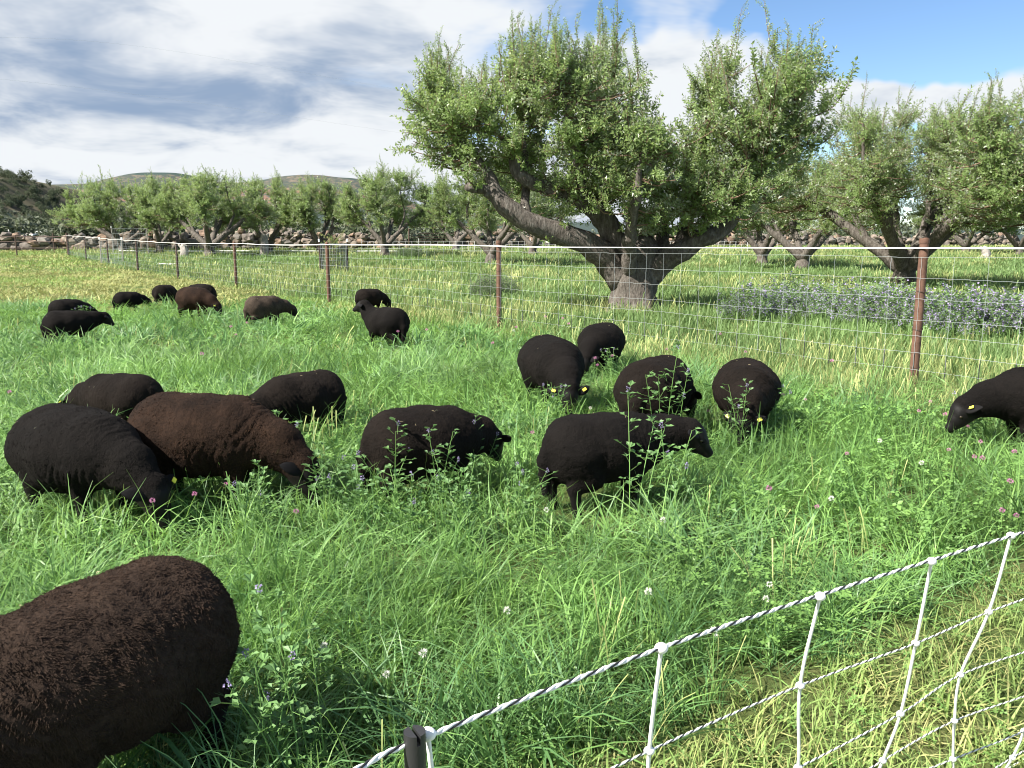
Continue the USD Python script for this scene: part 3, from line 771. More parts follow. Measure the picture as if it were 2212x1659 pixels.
hx, hy, hz = hill('hill', 'wooded slope rising at the left edge', [(-900, 300), (-500, 322), (-200, 345), (0, 379), (60, 392), (110, 432), (160, 462), (230, 490), (300, 512), (420, 527)], 190, 320, 4, HILLM, .35)
hill('mesa_hills', 'far mesa ridge with reddish cliffs behind the left orchard row',
     [(-900, 400), (-300, 405), (60, 412), (100, 402), (150, 400), (230, 398), (270, 384), (320, 374), (400, 375), (450, 390), (520, 397), (590, 388), (640, 380), (700, 379), (735, 385), (780, 386), (815, 400), (860, 428), (930, 452), (1010, 470), (1120, 480), (1300, 484)], 1900, 1500, 9, MESA, .5, 240, 60)
hill('far_ridge', 'low wooded ridge behind the right of the orchard', [(1000, 508), (1150, 500), (1300, 498), (1500, 492), (1700, 497), (1850, 494), (1900, 488), (2000, 492), (2212, 496), (2700, 490), (3400, 470)], 900, 700, 12, MESA, .4)

# wood on the left slope, scrub behind the walls
r = np.random.default_rng(77)
CR = [crown_shape(60 + k) for k in range(4)]
pick = r.choice(hx.size, 4200, p=(hy.ravel() < 360) / (hy.ravel() < 360).sum())
jx = hx.ravel()[pick] + r.normal(0, 2.0, 4200); jy = hy.ravel()[pick] + r.normal(0, 2, 4200); jz = hz.ravel()[pick]
sc = r.uniform(.7, 1.9, 4200)
protos = [(c, M['scrub'], False) for c in CR[:3]] + [(CR[3], M['grey_scrub'], False)]
tag(instancer('/World/hillside_wood', protos, np.stack([jx, jy, jz + sc * .6], -1), quat_z(r.uniform(0, 6.28, 4200)), np.stack([sc, sc, sc * r.uniform(.8, 1.4, 4200)], -1), r.choice(4, 4200, p=[.34, .3, .26, .10])),
    'dark scrub oak and juniper wood covering the left slope', 'wood', None, 'stuff')
n = 420
bx_ = r.uniform(-75, 60, n); by_ = r.uniform(86, 150, n) + np.where(bx_ > -8, 24, 0)
sc = r.uniform(.9, 2.1, n) * np.where(bx_ < -30, 1.25, 1)
tag(instancer('/World/scrub', protos, np.stack([bx_, by_, gz(bx_, by_) + sc * .5], -1), quat_z(r.uniform(0, 6.28, n)), np.stack([sc, sc, sc * r.uniform(.7, 1.3, n)], -1), r.choice(4, n, p=[.2, .2, .15, .45])),
    'grey green scrub growing behind the stone wall', 'scrub', None, 'stuff')

# separate trees at the foot of the left slope
for k, (u, vt, y, w, mt, lab) in enumerate([(85, 452, 120, 3.2, 'scrub', 'tall rounded bush tree at the foot of the left slope'), (142, 478, 105, 2.6, 'scrub', 'dark low bush just left of the leftmost apple tree'), (20, 462, 130, 3.4, 'grey_scrub', 'grey green bush tree at the left edge behind the rail fence'), (185, 450, 125, 2.6, 'grey_scrub', 'bare grey brush tree behind the leftmost apple tree')]):
    q = aty(u, vt, y); g0_ = float(gz(q[0], q[1])); h = q[2] - g0_
    T = thing('bush_tree', lab, 'tree', (q[0], q[1], g0_))
    part(T, 'trunk', tube(spline([[0, 0, -.2], [.1, 0, h * .4], [0, .1, h * .8]], 7), np.linspace(.22, .07, 7), 7), M['bark'], smooth=True)
    cv, cf = crown_shape(300 + k, 1800, .055)
    part(T, 'crown', (cv * [w * .8, w * .8, h * .38] + [0, 0, h * .5], cf), M[mt], kind='stuff')

# low buildings glimpsed behind the wall
for k, (u0, u1, v0, v1, y, lab) in enumerate([(-40, 18, 497, 512, 96, 'low white roofed shed at the left edge behind the rail fence'), (48, 70, 501, 512, 104, 'small white roofed shed between bushes at left')]):
    a, b_ = aty(u0, v1, y), aty(u1, v0, y)
    T = thing('shed', lab, 'shed')
    g = float(gz(a[0], y))
    bx2 = trimesh.creation.box([b_[0] - a[0] - .3, 3.0, b_[2] - g - .12]); bx2.apply_translation([(a[0] + b_[0]) / 2, y + 1.7, (b_[2] - .12 + g) / 2])
    part(T, 'wall', bx2, M['weathered'])
    rf = trimesh.creation.extrude_polygon(__import__('shapely').geometry.Polygon([(0, 0), (3.4, .5), (3.4, .62), (0, .12)]), b_[0] - a[0], engine='earcut')
    rf.apply_transform(np.array([[0, 0, 1, a[0]], [1, 0, 0, y], [0, 1, 0, b_[2] - .45], [0, 0, 0, 1.0]]))
    part(T, 'roof', rf, M['tape'])
    dr = trimesh.creation.box([.9, .06, min(1.6, b_[2] - g - .5)]); dr.apply_translation([(a[0] + b_[0]) / 2, y + .18, g + .8])
    part(T, 'door', dr, M['dark_rust'])

# power lines high across the left sky
for k, (pu, lab) in enumerate([([(-200, 75), (300, 100), (900, 200)], 'upper thin power line across the left sky'), ([(-200, 150), (300, 205), (900, 292)], 'lower thin power line across the left sky')]):
    a, b_, c = (aty(u, v, 75 + 20 * j) for j, (u, v) in enumerate(pu))
    T = thing('power_line', lab, 'power line')
    part(T, 'wire', tube(spline([a, b_, c], 40), .005, 4, False), M['wire'])

# ------------------------------------------------------------------ woven wire fence
F = thing('wire_fence', 'woven wire fence with rusty steel posts and white top tape along the orchard', 'fence')
FPOST = [FP + FD * k for k in range(-1, 10)]


def fence_pt(s, h):
    """s in posts from the first one, h above the ground"""
    q = FP + FD * s
    return np.array([q[0], q[1], float(gz(q[0], q[1])) + h])


FH = 1.50
for k in range(-1, 10):
    b0, b1 = fence_pt(k, -.1), fence_pt(k, FH + (.05 if k in (0, 1) else 0.02))
    lean = np.array([.012 * math.sin(k * 3.1), .01 * math.cos(k * 1.7), 0])
    post = tube(np.array([b0, (b0 + b1) / 2, b1 - [0, 0, .012], b1]) + np.linspace(0, 1, 4)[:, None] * lean, [.046, .046, .046, .036], 14)
    P_ = part(F, 'post', post, M['rust'] if k < 4 else M['dark_rust'], smooth=40)
    if k < 2:
        for hh in (.22, .62, 1.02):
            c = fence_pt(k, hh)
            a = np.linspace(0, 2 * np.pi, 15)
            ring = np.stack([c[0] + .049 * np.cos(a), c[1] + .049 * np.sin(a), c[2] + .012 * np.sin(a)], -1)
            part(P_, 'tie_wire', tube(ring, .0032, 4, False), M['dark_rust'])
        part(P_, 'cap', tube(np.array([b1 + lean - [0, 0, .05], b1 + lean + [0, 0, .004]]), [.052, .052], 14), M['rust'], smooth=40)
# white tape along the post tops
ss = np.linspace(-1.6, 8, 120)
top = np.array([fence_pt(s, FH - .045 - .012 * math.sin(math.pi * (s % 1))) for s in ss]) - np.array([FN[0], FN[1], 0]) * .052
part(F, 'top_tape', tube(top, .0095, 6), M['tape'], smooth=True)
# line wires and stay wires
ROWS = [1.364, 1.143, .936, .714, .55, .37, .19]
for h in ROWS:
    sw = np.linspace(-1.6, 8, 150)
    ln = np.array([fence_pt(s, h + .006 * math.sin(s * 23 + h * 40)) for s in sw]) - np.array([FN[0], FN[1], 0]) * .05
    part(F, 'line_wire', tube(ln, .0016, 4, False), M['wire'])
sstep = .335 / float(np.linalg.norm(FD))
rest, rest_k = [], 0
for i, s in enumerate(np.arange(-1.5, 8, sstep)):
    a0 = fence_pt(s, ROWS[0]) - np.array([FN[0], FN[1], 0]) * .05; a1 = fence_pt(s, ROWS[-1]) - np.array([FN[0], FN[1], 0]) * .05
    hs = np.linspace(0, 1, 5)[:, None]
    st = tube(a1 + (a0 - a1) * hs + np.array([.004, .003, 0]) * np.sin(hs * 9 + i), .0014, 4, False)
    if s < 4: part(F, 'stay_wire', st, M['wire'])
    else: rest.append(st)
    # dark stake hugging the foot of the stay
    k0 = fence_pt(s, .14) - np.array([FN[0], FN[1], 0]) * .046; k1 = fence_pt(s, .365) - np.array([FN[0], FN[1], 0]) * .046
    sk = tube(np.array([k0, k1]), .0055, 4)
    if s < 5: part(F, 'dark_stay_end', sk, M['stake'])
    else: rest.append(sk)
part(F, 'far_stay_wires', join(rest), M['wire'], kind='stuff')

# ------------------------------------------------------------------ electric netting in the foreground
N_ = thing('electric_net', 'white electric sheep netting with twisted black and white ropes, lower right foreground', 'net fence')
TOPZ = [.925, .90, .868, .855, .848]
TOPN = [atz(u, v, z) for (u, v), z in zip([(923, 1590), (1424, 1401), (1766, 1287), (2010, 1211), (2187, 1157)], TOPZ)]
TOPN += [TOPN[-1] + (TOPN[-1] - TOPN[-2]) * k * np.array([1.0, .97, 1]) for k in (1, 2, 3)]
LEAN = np.array([.02, .24, -1.0])                         # a strut runs down and a little away from the viewer
HR = [0, .205, .40, .545, .665, .765, .83]                # drop of each rope below the top one


def knot_pt(i, r_):
    d = HR[r_]
    t = TOPN[i]
    s = d * (.95 if i == 0 else 1.0)
    p = t + LEAN * s + np.array([.02 * math.sin(i * 2.1 + r_ * 1.3) * d, .03 * math.sin(i * 1.3 + r_) * d, 0])
    if i == 4: p = p + np.array([-.02, .0, 0]) * math.sin(math.pi * min(1, d / .83)) 
    return p + np.array([.004 * math.sin(i * 7.3 + r_ * 3.1), .004 * math.cos(i * 5.1 + r_ * 2.3), 0])


def rope(parent, name, pts, rad, pitch, per, sides, n_fine):
    """Two white strands and a black one twisted together along a line."""
    pts = spline(pts, n_fine)
    seg = np.linalg.norm(np.diff(pts, axis=0), axis=1); s = np.concatenate([[0], np.cumsum(seg)])
    m = int(s[-1] / pitch * per)
    q = np.linspace(0, s[-1], m)
    C = np.stack([np.interp(q, s, pts[:, k]) for k in range(3)], -1)
    t = np.gradient(C, axis=0); t /= np.linalg.norm(t, axis=1, keepdims=True)
    u = np.cross(t, [0, 0, 1.0]); u /= np.linalg.norm(u, axis=1, keepdims=True); w = np.cross(u, t)
    ph = q / pitch * 2 * np.pi
    out = []
    for off, rr in ((0, .62), (2.0, .62), (4.15, .46)):
        o = (np.cos(ph + off)[:, None] * u + np.sin(ph + off)[:, None] * w) * rad * .52
        out.append(tube(C + o, rad * rr, sides, True))
    P_ = part(parent, name, join(out[:2]), M['white'], smooth=True)
    part(P_, 'black_strand', out[2], M['black'], smooth=True)
    return P_


_left = atz(770, 1662, .93); _far = TOPN[0] + (_left - TOPN[0]) * 1.6
rope(N_, 'top_rope', [_far, _left] + TOPN, .0032, .046, 12, 6, 240)
for r_ in range(1, 7):
    row = [knot_pt(i, r_) for i in range(8)]
    row = [row[0] + (row[0] - row[1]) * .9] + row
    rope(N_, 'rope', row, .0021, .026, 8, 4, 160)
for i in range(1, 8):
    pts = np.array([knot_pt(i, r_) for r_ in range(7)])
    a = spline(pts, 36)
    part(N_, 'strut', tube(a, .0033, 8), M['white'], smooth=True)
pts0 = np.array([knot_pt(0, r_) for r_ in range(7)])
part(N_, 'strut', tube(spline(pts0, 30), .0033, 8), M['white'], smooth=True)
for i in range(8):
    for r_ in range(7):
        p = knot_pt(i, r_)
        if p[2] < .03: continue
        kb = trimesh.creation.icosphere(2, .0090 if r_ == 0 else .0078)
        kb.vertices = kb.vertices * [1.15, .95, .95] + p
        part(N_, 'knot', kb, M['white'], smooth=True)
# the plastic post with its black cap, left of the first strut
pc = atz(896, 1600, .93)
PST = part(N_, 'post', tube(np.array([[pc[0], pc[1], -.1], [pc[0], pc[1], .40], [pc[0], pc[1], pc[2] - .045]]), .0095, 16), M['white'], smooth=40)
capz = pc[2] + .012
prof = np.array([[pc[0], pc[1], pc[2] - .062], [pc[0], pc[1], pc[2] - .058], [pc[0], pc[1], capz - .004], [pc[0], pc[1], capz - .001], [pc[0], pc[1], capz]])
from shapely.geometry import Point, box as sbox
ring = Point(0, 0).buffer(.0128, 24)
body = trimesh.creation.extrude_polygon(ring, .058, engine='earcut')
slot = ring.difference(sbox(-.0022, -.03, .0022, .03))
crown_ = [trimesh.creation.extrude_polygon(g, .012, engine='earcut') for g in slot.geoms]
for c_ in crown_: c_.apply_translation([0, 0, .058])
cp = trimesh.util.concatenate([body] + crown_)
cp.apply_transform(trimesh.transformations.rotation_matrix(.5, [0, 0, 1]))
cp.apply_translation([pc[0], pc[1], capz - .070])
CAP = part(PST, 'cap', cp, M['black'], smooth=35)

# ------------------------------------------------------------------ sheep
def surface_net(val, origin, h):
    """Closed surface of the zero level of a sampled distance field (naive surface nets)."""
    s = val < 0
    nx, ny, nz = val.shape
    c = np.zeros((nx - 1, ny - 1, nz - 1), np.int8)
    for a, b, d in np.ndindex(2, 2, 2):
        c += s[a:nx - 1 + a, b:ny - 1 + b, d:nz - 1 + d]
    act = (c > 0) & (c < 8)
    ids = -np.ones(act.shape, np.int64); ijk = np.argwhere(act); ids[act] = np.arange(len(ijk))
    acc = np.zeros((len(ijk), 3)); cnt = np.zeros(len(ijk))
    corners = [np.array(k) for k in np.ndindex(2, 2, 2)]
    for p in corners:
        for ax in range(3):
            if p[ax]: continue
            q = p.copy(); q[ax] = 1
            vp, vq = val[tuple((ijk + p).T)], val[tuple((ijk + q).T)]
            k = (vp < 0) != (vq < 0)
            t = vp[k] / (vp[k] - vq[k])
            pt = np.tile(p.astype(float), (k.sum(), 1)); pt[:, ax] = t
            acc[k] += pt; cnt[k] += 1
    V = origin + h * (ijk + acc / cnt[:, None])
    Fq = []
    for ax in range(3):
        b, d = (ax + 1) % 3, (ax + 2) % 3
        sl0 = [slice(1, -1)] * 3; sl0[ax] = slice(0, -1); sl1 = [slice(1, -1)] * 3; sl1[ax] = slice(1, None)
        s0, s1 = s[tuple(sl0)], s[tuple(sl1)]
        for flip in (0, 1):
            e = np.argwhere((s0 & ~s1) if not flip else (~s0 & s1))
            if not len(e): continue
            o = np.ones(3, int); o[ax] = 0
            e = e + o
            def cell(db, dd):
                k = e.copy(); k[:, b] += db; k[:, d] += dd
                return ids[tuple(k.T)]
            q = np.stack([cell(-1, -1), cell(0, -1), cell(0, 0), cell(-1, 0)], -1)
            Fq.append(q if not flip else q[:, ::-1])
    Q = np.vstack(Fq)
    return V, np.vstack([Q[:, [0, 1, 2]], Q[:, [0, 2, 3]]])


HEADS = {                                                 # neck middle, poll, muzzle (local, sheep faces +x)
    'graze': ((.375, 0, .350), (.50, 0, .245), (.580, 0, .095)),
    'low': ((.39, 0, .375), (.535, 0, .300), (.64, 0, .168)),
    'nibble': ((.375, 0, .440), (.52, 0, .445), (.640, 0, .330)),
    'up': ((.33, 0, .50), (.42, 0, .61), (.575, 0, .555)),
}


def sheep(label, loc, yaw, wl='wool_black', head='graze', turn=0.0, fat=1.0, scale=1.0, res=.016, fleece=0, lock=.016, lock_w=.004, tags=(), stance=0.0, amp=1.0, seed=0, tail=1.0, wrinkle=1.0):
    r = np.random.default_rng(seed + 100)
    nm, pol, muz = (np.array(k) for k in HEADS[head])
    piv = np.array([.20, 0, 0])
    nm2 = rotz(nm - piv, turn * .45) + piv
    pol2 = rotz(pol - nm, turn * .9) + nm2
    muz2 = rotz(muz - pol, turn * 1.25) + pol2
    f = fat
    hd0 = (muz2 - pol2) / np.linalg.norm(muz2 - pol2)
    P = []                                                # a, b, ra, rb, lateral scale, blend
    def cone(a, b, ra, rb, sy=1.0, k=.045): P.append((np.array(a, float), np.array(b, float), ra, rb, sy, k))
    cone((-.20, 0, .400), (-.02, 0, .385), .182 * f, .203 * f, 1.20, .07)
    cone((-.02, 0, .385), (.15, 0, .395), .203 * f, .176 * f, 1.16, .07)
    cone((-.23, 0, .385), (-.18, 0, .42), .155 * f, .165 * f, 1.18, .06)
    cone((-.245, 0, .45), (-.255, 0, .31), .128 * f, .125 * f, 1.25, .07)
    cone((.13, 0, .39), (.22, 0, .365), .165, .135, 1.06, .06)
    cone((.17, 0, .42), nm2, .152, .116, .92, .07)
    cone(nm2, pol2 - .02 * hd0, .116, .086, .92, .05)
    hd = (muz2 - pol2) / np.linalg.norm(muz2 - pol2)
    hu = np.array([0, 0, 1.0]) - hd * hd[2]; hu /= np.linalg.norm(hu)
    cone(pol2 + .006 * hu, pol2 + .55 * (muz2 - pol2) + .008 * hu, .084, .056, .96, .025)
    cone(pol2 + .18 * (muz2 - pol2) - .035 * hu, pol2 + .5 * (muz2 - pol2) - .030 * hu, .048, .040, .9, .03)
    sdv = np.cross(hu, hd)
    for q in (-1, 1):
        cone(pol2 + .34 * (muz2 - pol2) + q * .046 * sdv + .036 * hu, pol2 + .42 * (muz2 - pol2) + q * .050 * sdv + .032 * hu, .017, .014, 1, .012)
    cone(pol2 + .35 * (muz2 - pol2) - .010 * hu, muz2, .052, .034, .86, .02)
    cone(muz2 - .012 * hu - .012 * hd, muz2 + .002 * hd - .014 * hu, .028, .022, .95, .012)
    cone(pol2 + .022 * hu - .01 * hd, pol2 + .034 * hu + .04 * hd, .066, .056, 1.02, .02)
    for sd in (-1, 1):
        st = stance * sd
        fx = .155 + .05 * st
        cone((.14, .105 * sd, .34), (fx, .100 * sd, .185), .085, .042, 1, .04)
        cone((fx, .100 * sd, .185), (fx - .005, .098 * sd, .035), .036, .024, 1, .02)
        cone((fx, .098 * sd, .03), (fx + .022, .098 * sd, .012), .026, .025, 1, .012)
        hx = -.245 - .05 * st
        cone((-.21, .105 * sd, .37), (-.170, .118 * sd, .25), .130 * f, .080, 1, .05)
        cone((-.170, .118 * sd, .25), (hx - .045, .112 * sd, .185), .080, .042, 1, .035)
        cone((hx - .045, .112 * sd, .185), (hx - .025, .108 * sd, .035), .039, .025, 1, .02)
        cone((hx - .025, .108 * sd, .03), (hx, .108 * sd, .012), .027, .025, 1, .012)
    if tail:
        tx = -.385 - .19 * (f - 1)
        cone((tx + .03, 0, .46), (tx - .02, .01, .33), .050, .050, 1, .03)
        cone((tx - .02, .01, .33), (tx - .012, .015, .34 - .20 * tail), .050, .028, 1, .015)
    h = res
    allp = np.array([q for c in P for q in (c[0], c[1])])
    lo, hi = allp.min(0) - .26, allp.max(0) + .26
    lo[2] = -.04
    gx = [np.arange(lo[k], hi[k] + h, h) for k in range(3)]
    G = np.stack(np.meshgrid(*gx, indexing='ij'), -1)
    D = np.full(G.shape[:3], 9.0, np.float32)
    for a, b, ra, rb, sy, k in P:
        pad = max(ra, rb) + 3.2 * k + 2 * h
        l2, h2 = np.minimum(a, b) - pad, np.maximum(a, b) + pad
        ix = [slice(max(0, int((l2[q] - lo[q]) / h)), max(1, int((h2[q] - lo[q]) / h) + 2)) for q in range(3)]
        sub = G[tuple(ix)]
        ab = b - a; L2 = max(ab @ ab, 1e-9)
        side = np.array([-ab[1], ab[0], 0]) if abs(ab[0]) + abs(ab[1]) > .02 else np.array([0, 1.0, 0])
        side /= np.linalg.norm(side)
        rel = sub - a
        t = np.clip(rel @ ab / L2, 0, 1)
        off = rel - t[..., None] * ab
        if sy != 1.0:
            ls = off @ side
            off = off + (ls * (1 / sy - 1))[..., None] * side
        d = np.linalg.norm(off, axis=-1) - (ra + (rb - ra) * t)
        old = D[tuple(ix)]
        hh = np.clip(.5 + .5 * (old - d) / k, 0, 1)
        D[tuple(ix)] = old * (1 - hh) + d * hh - k * hh * (1 - hh)
    V, Fc = surface_net(D, lo, h)
    m = trimesh.Trimesh(V, Fc, process=False)
    trimesh.smoothing.filter_taubin(m, iterations=4)
    V = np.array(m.vertices)
    _, _, N = meshkit.arrays((V, Fc), True)
    # woolly where it is fleece, smooth on the face and the lower legs
    hp = np.clip(((V - pol2) @ hd) / np.linalg.norm(muz2 - pol2), -1, 1)
    near = np.linalg.norm(V - (pol2 + np.clip(hp, 0, 1)[:, None] * (muz2 - pol2)), axis=1)
    face = np.clip((hp - .02) / .2, 0, 1) * (near < .11)
    leg = np.clip((.20 - V[:, 2]) / .06, 0, 1) * (V[:, 0] < .30)
    wmask = (1 - face) * (1 - .85 * leg)
    sd3 = np.array([seed * 3.7, seed * 1.3, 0])
    dsp = (meshkit.fbm(V * 9 + sd3, 3, seed) - .5) * .019 + (meshkit.noise(V * 48 + sd3, seed + 5) - .5) * .0065 * min(1, .016 / res)
    q0 = np.array([.16, 0, .42]); qa = (pol2 - q0) / np.linalg.norm(pol2 - q0)
    s_ax = (V - q0) @ qa + .05 * (meshkit.fbm(V * 5 + sd3, 3, seed + 9) - .5)
    fold = np.clip((s_ax + .12) / .1, 0, 1) * np.clip((.27 - s_ax) / .08, 0, 1) * np.clip((meshkit.noise(V * 7 + sd3 + 4, seed + 11) - .3) * 2.5, 0, 1)
    dsp += fold * .0045 * np.sin(s_ax * 190 + 7 * meshkit.noise(V * 12 + sd3, seed + 9)) * wrinkle
    flank = np.clip(1 - np.abs(V[:, 0] + .03) / .30, 0, 1) ** .5 * np.clip((np.abs(V[:, 1]) - .08) / .08, 0, 1)
    dsp += flank * .0030 * np.sin(V[:, 0] * 175 + 9 * (meshkit.fbm(V * 6 + sd3, 3, seed + 31) - .5) + V[:, 2] * 14) * (meshkit.noise(V * 8 + sd3, seed + 33))
    V = V + N * (dsp * wmask * amp)[:, None]
    T = thing('sheep', label, 'sheep', (loc[0], loc[1], float(gz(loc[0], loc[1]))), yaw, scale, None)
    base = part(T, 'body', (V, Fc), M[wl], smooth=True)
    bare = np.maximum(face, leg * .8)
    UsdGeom.PrimvarsAPI(base).CreatePrimvar('bare', Sdf.ValueTypeNames.FloatArray, 'vertex').Set(Vt.FloatArray.FromNumpy(bare.astype(np.float32)))
    # ears, eyes, tags
    side = np.cross(hu, hd)
    for sd in (-1, 1):
        root = pol2 + .040 * hu + .022 * hd + sd * .068 * side
        out = sd * side * .80 - .50 * hd - .22 * hu + r.normal(0, .08, 3); out /= np.linalg.norm(out)
        fl = np.cross(out, hd); fl /= np.linalg.norm(fl)
        pts, rad = [], []
        for t in np.linspace(0, 1, 7):
            pts.append(root + out * .108 * t - hu * .022 * t * t); rad.append(.036 * math.sin(math.pi * (.18 + .80 * t)) ** .8 + .001)
        ev, ef = tube(pts, rad, 8)
        c = np.array(pts).mean(0)
        ev = ev - ((ev - c) @ fl)[:, None] * fl * .68
        part(T, 'ear', (ev, ef), M['face'], smooth=True)
        if sd in tags:
            ct = root + out * .055 + hd * .006 + hu * .004
            bx = trimesh.creation.box([.031, .021, .004])
            R = np.eye(4); R[:3, 0], R[:3, 1], R[:3, 2] = out, np.cross(hu, out) / np.linalg.norm(np.cross(hu, out)), hu
            R[:3, 1] /= np.linalg.norm(R[:3, 1]); R[:3, 2] = np.cross(R[:3, 0], R[:3, 1]); R[:3, 3] = ct + R[:3, 2] * .013
            bx.apply_transform(R)
            part(T, 'ear_tag', bx, M['tag'])
        ec = pol2 + .43 * (muz2 - pol2) + sd * side * .055 + hu * .026
        e = trimesh.creation.icosphere(2, .0105); e.apply_translation(ec)
        part(T, 'eye', e, M['eye'], smooth=True)
    if fleece:
        tri = V[Fc]; ar = np.linalg.norm(np.cross(tri[:, 1] - tri[:, 0], tri[:, 2] - tri[:, 0]), axis=1) * (wmask[Fc].mean(1) ** 2 + 1e-6)
        pick = r.choice(len(Fc), fleece, p=ar / ar.sum())
        b = r.dirichlet((1, 1, 1), fleece)
        root = (tri[pick] * b[:, :, None]).sum(1)
        n = (N[Fc[pick]] * b[:, :, None]).sum(1); n /= np.linalg.norm(n, axis=1, keepdims=True)
        flow = np.stack([meshkit.noise(root * 9 + sd3 + k * 7, seed + 20 + k) for k in range(3)], -1) - .5
        g = np.array([-.25, 0, -.75]) + flow * 1.7
        g = g - n * (g * n).sum(1, keepdims=True)
        L = lock * (r.uniform(.6, 1.2, fleece) * (.85 + .4 * meshkit.noise(root * 38 + sd3, seed + 3)))[:, None]
        d1 = n * .5 + g * .8 + r.normal(0, .2, (fleece, 3))
        d2 = n * .05 + g * .9 + r.normal(0, .3, (fleece, 3))
        p0 = root - n * .004; p1 = p0 + d1 * L * .6; p2 = p1 + d2 * L * .6
        for q in range(4):
            i_ = r.integers(len(root))
            for _ in range(60):
                if n[i_, 2] > .55 and root[i_, 0] < .2: break
                i_ = r.integers(len(root))
            a_ = r.uniform(0, 6.28); dv = np.array([math.cos(a_), math.sin(a_), 0]); dv -= n[i_] * (dv @ n[i_])
            part(T, 'straw_bit', tube(np.array([root[i_] + n[i_] * .010, root[i_] + n[i_] * .013 + dv * .010, root[i_] + n[i_] * .010 + dv * .018]), .0010, 3), M['hay_bit'])
        W = lock_w * r.uniform(.7, 1.3, fleece)
        bc = UsdGeom.BasisCurves.Define(stage, str(T.GetPath()) + '/fleece')
        bc.CreateTypeAttr('linear')
        bc.CreatePointsAttr(Vt.Vec3fArray.FromNumpy(np.stack([p0, p1, p2], 1).reshape(-1, 3).astype(np.float32)))
        bc.CreateCurveVertexCountsAttr(Vt.IntArray.FromNumpy(np.full(fleece, 3, np.int32)))
        bc.CreateWidthsAttr(Vt.FloatArray.FromNumpy(np.stack([W, W * .9, W * .25], 1).ravel().astype(np.float32)))
        bc.SetWidthsInterpolation('vertex')
        UsdShade.MaterialBindingAPI.Apply(bc.GetPrim()).Bind(M[wl + '_tip'])
        tag(bc, None, None, None, 'stuff')
    return T


def sheep_at(u, vtop, back, **kw):
    """Ground point under the highest point of the back: its picture position and its height give the distance."""
    z0 = 0.0
    for _ in range(6):
        p = atz(u, vtop, back + z0)
        z0 = float(gz(p[0], p[1]))
    return p


SHEEP = [  # u, v of the back, yaw in degrees (0 faces right, 90 away), wool, head, turn, scale, fleece, tags, label
    (212, 1272, 243, 'wool_near', 'graze', .2, 1.04, 70000, (), 'large brown sheep cut off by the lower left corner, nearest of the flock'),
    (150, 887, -30, 'wool_black', 'graze', .1, 1.06, 22000, (1,), 'black sheep with wrinkled neck grazing head down at the left edge, before the brown one'),
    (416, 856, -8, 'wool_brown', 'graze', -.15, 1.12, 24000, (1,), 'long brown sheep grazing with yellow ear tag, in the middle of the four at left'),
    (660, 806, 228, 'wool_dark', 'graze', .0, 0.93, 12000, (), 'dark sheep facing left whose head is hidden behind the long brown sheep'),
    (266, 812, 160, 'wool_dark', 'low', -.1, 0.88, 10000, (1,), 'dark brown sheep facing left behind the two big sheep at left, yellow tag'),
    (900, 888, 30, 'wool_dark', 'low', .5, .93, 18000, (), 'dark sheep with head behind flowering alfalfa stems in the centre of the meadow'),
    (1290, 897, 20, 'wool_black', 'nibble', -0.35, 0.95, 20000, (), 'black sheep standing in profile with its head lifted and face in view'),
    (1190, 732, -76, 'wool_black', 'graze', -.15, 1.12, 12000, (-1, 1), 'black sheep grazing towards the viewer with two yellow ear tags'),
    (1300, 703, 246, 'wool_black', 'graze', .0, .98, 8000, (), 'black sheep partly hidden behind the one with two yellow tags'),
    (1415, 776, 62, 'wool_dark', 'graze', -.3, 1.1, 12000, (), 'brown black sheep seen from behind with tall alfalfa in front of its rump'),
    (1614, 784, -101, 'wool_dark', 'graze', -.25, 1.0, 12000, (-1, 1), 'dark sheep grazing towards the viewer right of the one seen from behind'),
    (2290, 797, 176, 'wool_black', 'low', .1, 1.04, 8000, (1,), 'black sheep entering at the right edge with its head in the clover'),
    (140, 672, 34, 'wool_black', 'nibble', .1, 0.88, 3000, (), 'black sheep facing right in front of another, far left'),
    (140, 648, 60, 'wool_black', 'low', .1, 0.85, 0, (), 'black sheep showing only its back above the far left one'),
    (272, 632, 44, 'wool_black', 'low', .1, 0.76, 0, (), 'small black sheep facing right beside the yellow mown grass'),
    (353, 616, 80, 'wool_dark', 'graze', .1, 0.9, 0, (), 'round dark sheep seen from behind at the edge of the mown grass'),
    (415, 622, -24, 'wool_brown', 'graze', .1, 1.04, 2500, (-1,), 'brown sheep with yellow tag grazing in the distance, another behind it'),
    (434, 616, 150, 'wool_dark', 'graze', .1, 1.0, 0, (), 'dark back of a sheep just visible behind the distant brown one'),
    (565, 640, 42, 'wool_faded', 'low', -.1, 0.93, 3000, (), 'sun faded brown sheep with hanging tail grazing alone near a fence post'),
    (795, 625, 48, 'wool_dark', 'graze', -.1, 0.88, 0, (), 'dark sheep with hidden head, the farther of two below the fence'),
    (838, 668, 140, 'wool_black', 'up', .4, .97, 3000, (), 'black sheep with raised head facing left, the nearer of two below the fence'),
]
SPOTS = []
for _k, (u, v, yaw, wl, hd, tn, sc, fl, tg, lab) in enumerate(SHEEP):
    _a = math.radians(yaw)
    p = sheep_at(u, v, .585 * sc)
    # the back is highest over the loin, a little behind the body's middle
    xy = np.array([p[0], p[1]]) + .07 * sc * np.array([math.cos(_a), math.sin(_a)]) * (1 if _k else .6)
    d = xy[1]
    sheep(lab, xy, _a, wl, hd, tn, fat=.97 if _k == 2 else 1.0 + .05 * ((_k * 7) % 3 - 1), scale=sc, res=.011 if _k == 0 else .014 if d < 8.5 else .02, fleece=fl,
          lock=.0145 if _k == 0 else .0095, lock_w=.0022 if _k == 0 else .0032, tags=tg, stance=.6 * math.sin(_k * 2.3), seed=_k, amp=1.0)
    SPOTS.append((xy[0], xy[1], _a, sc))

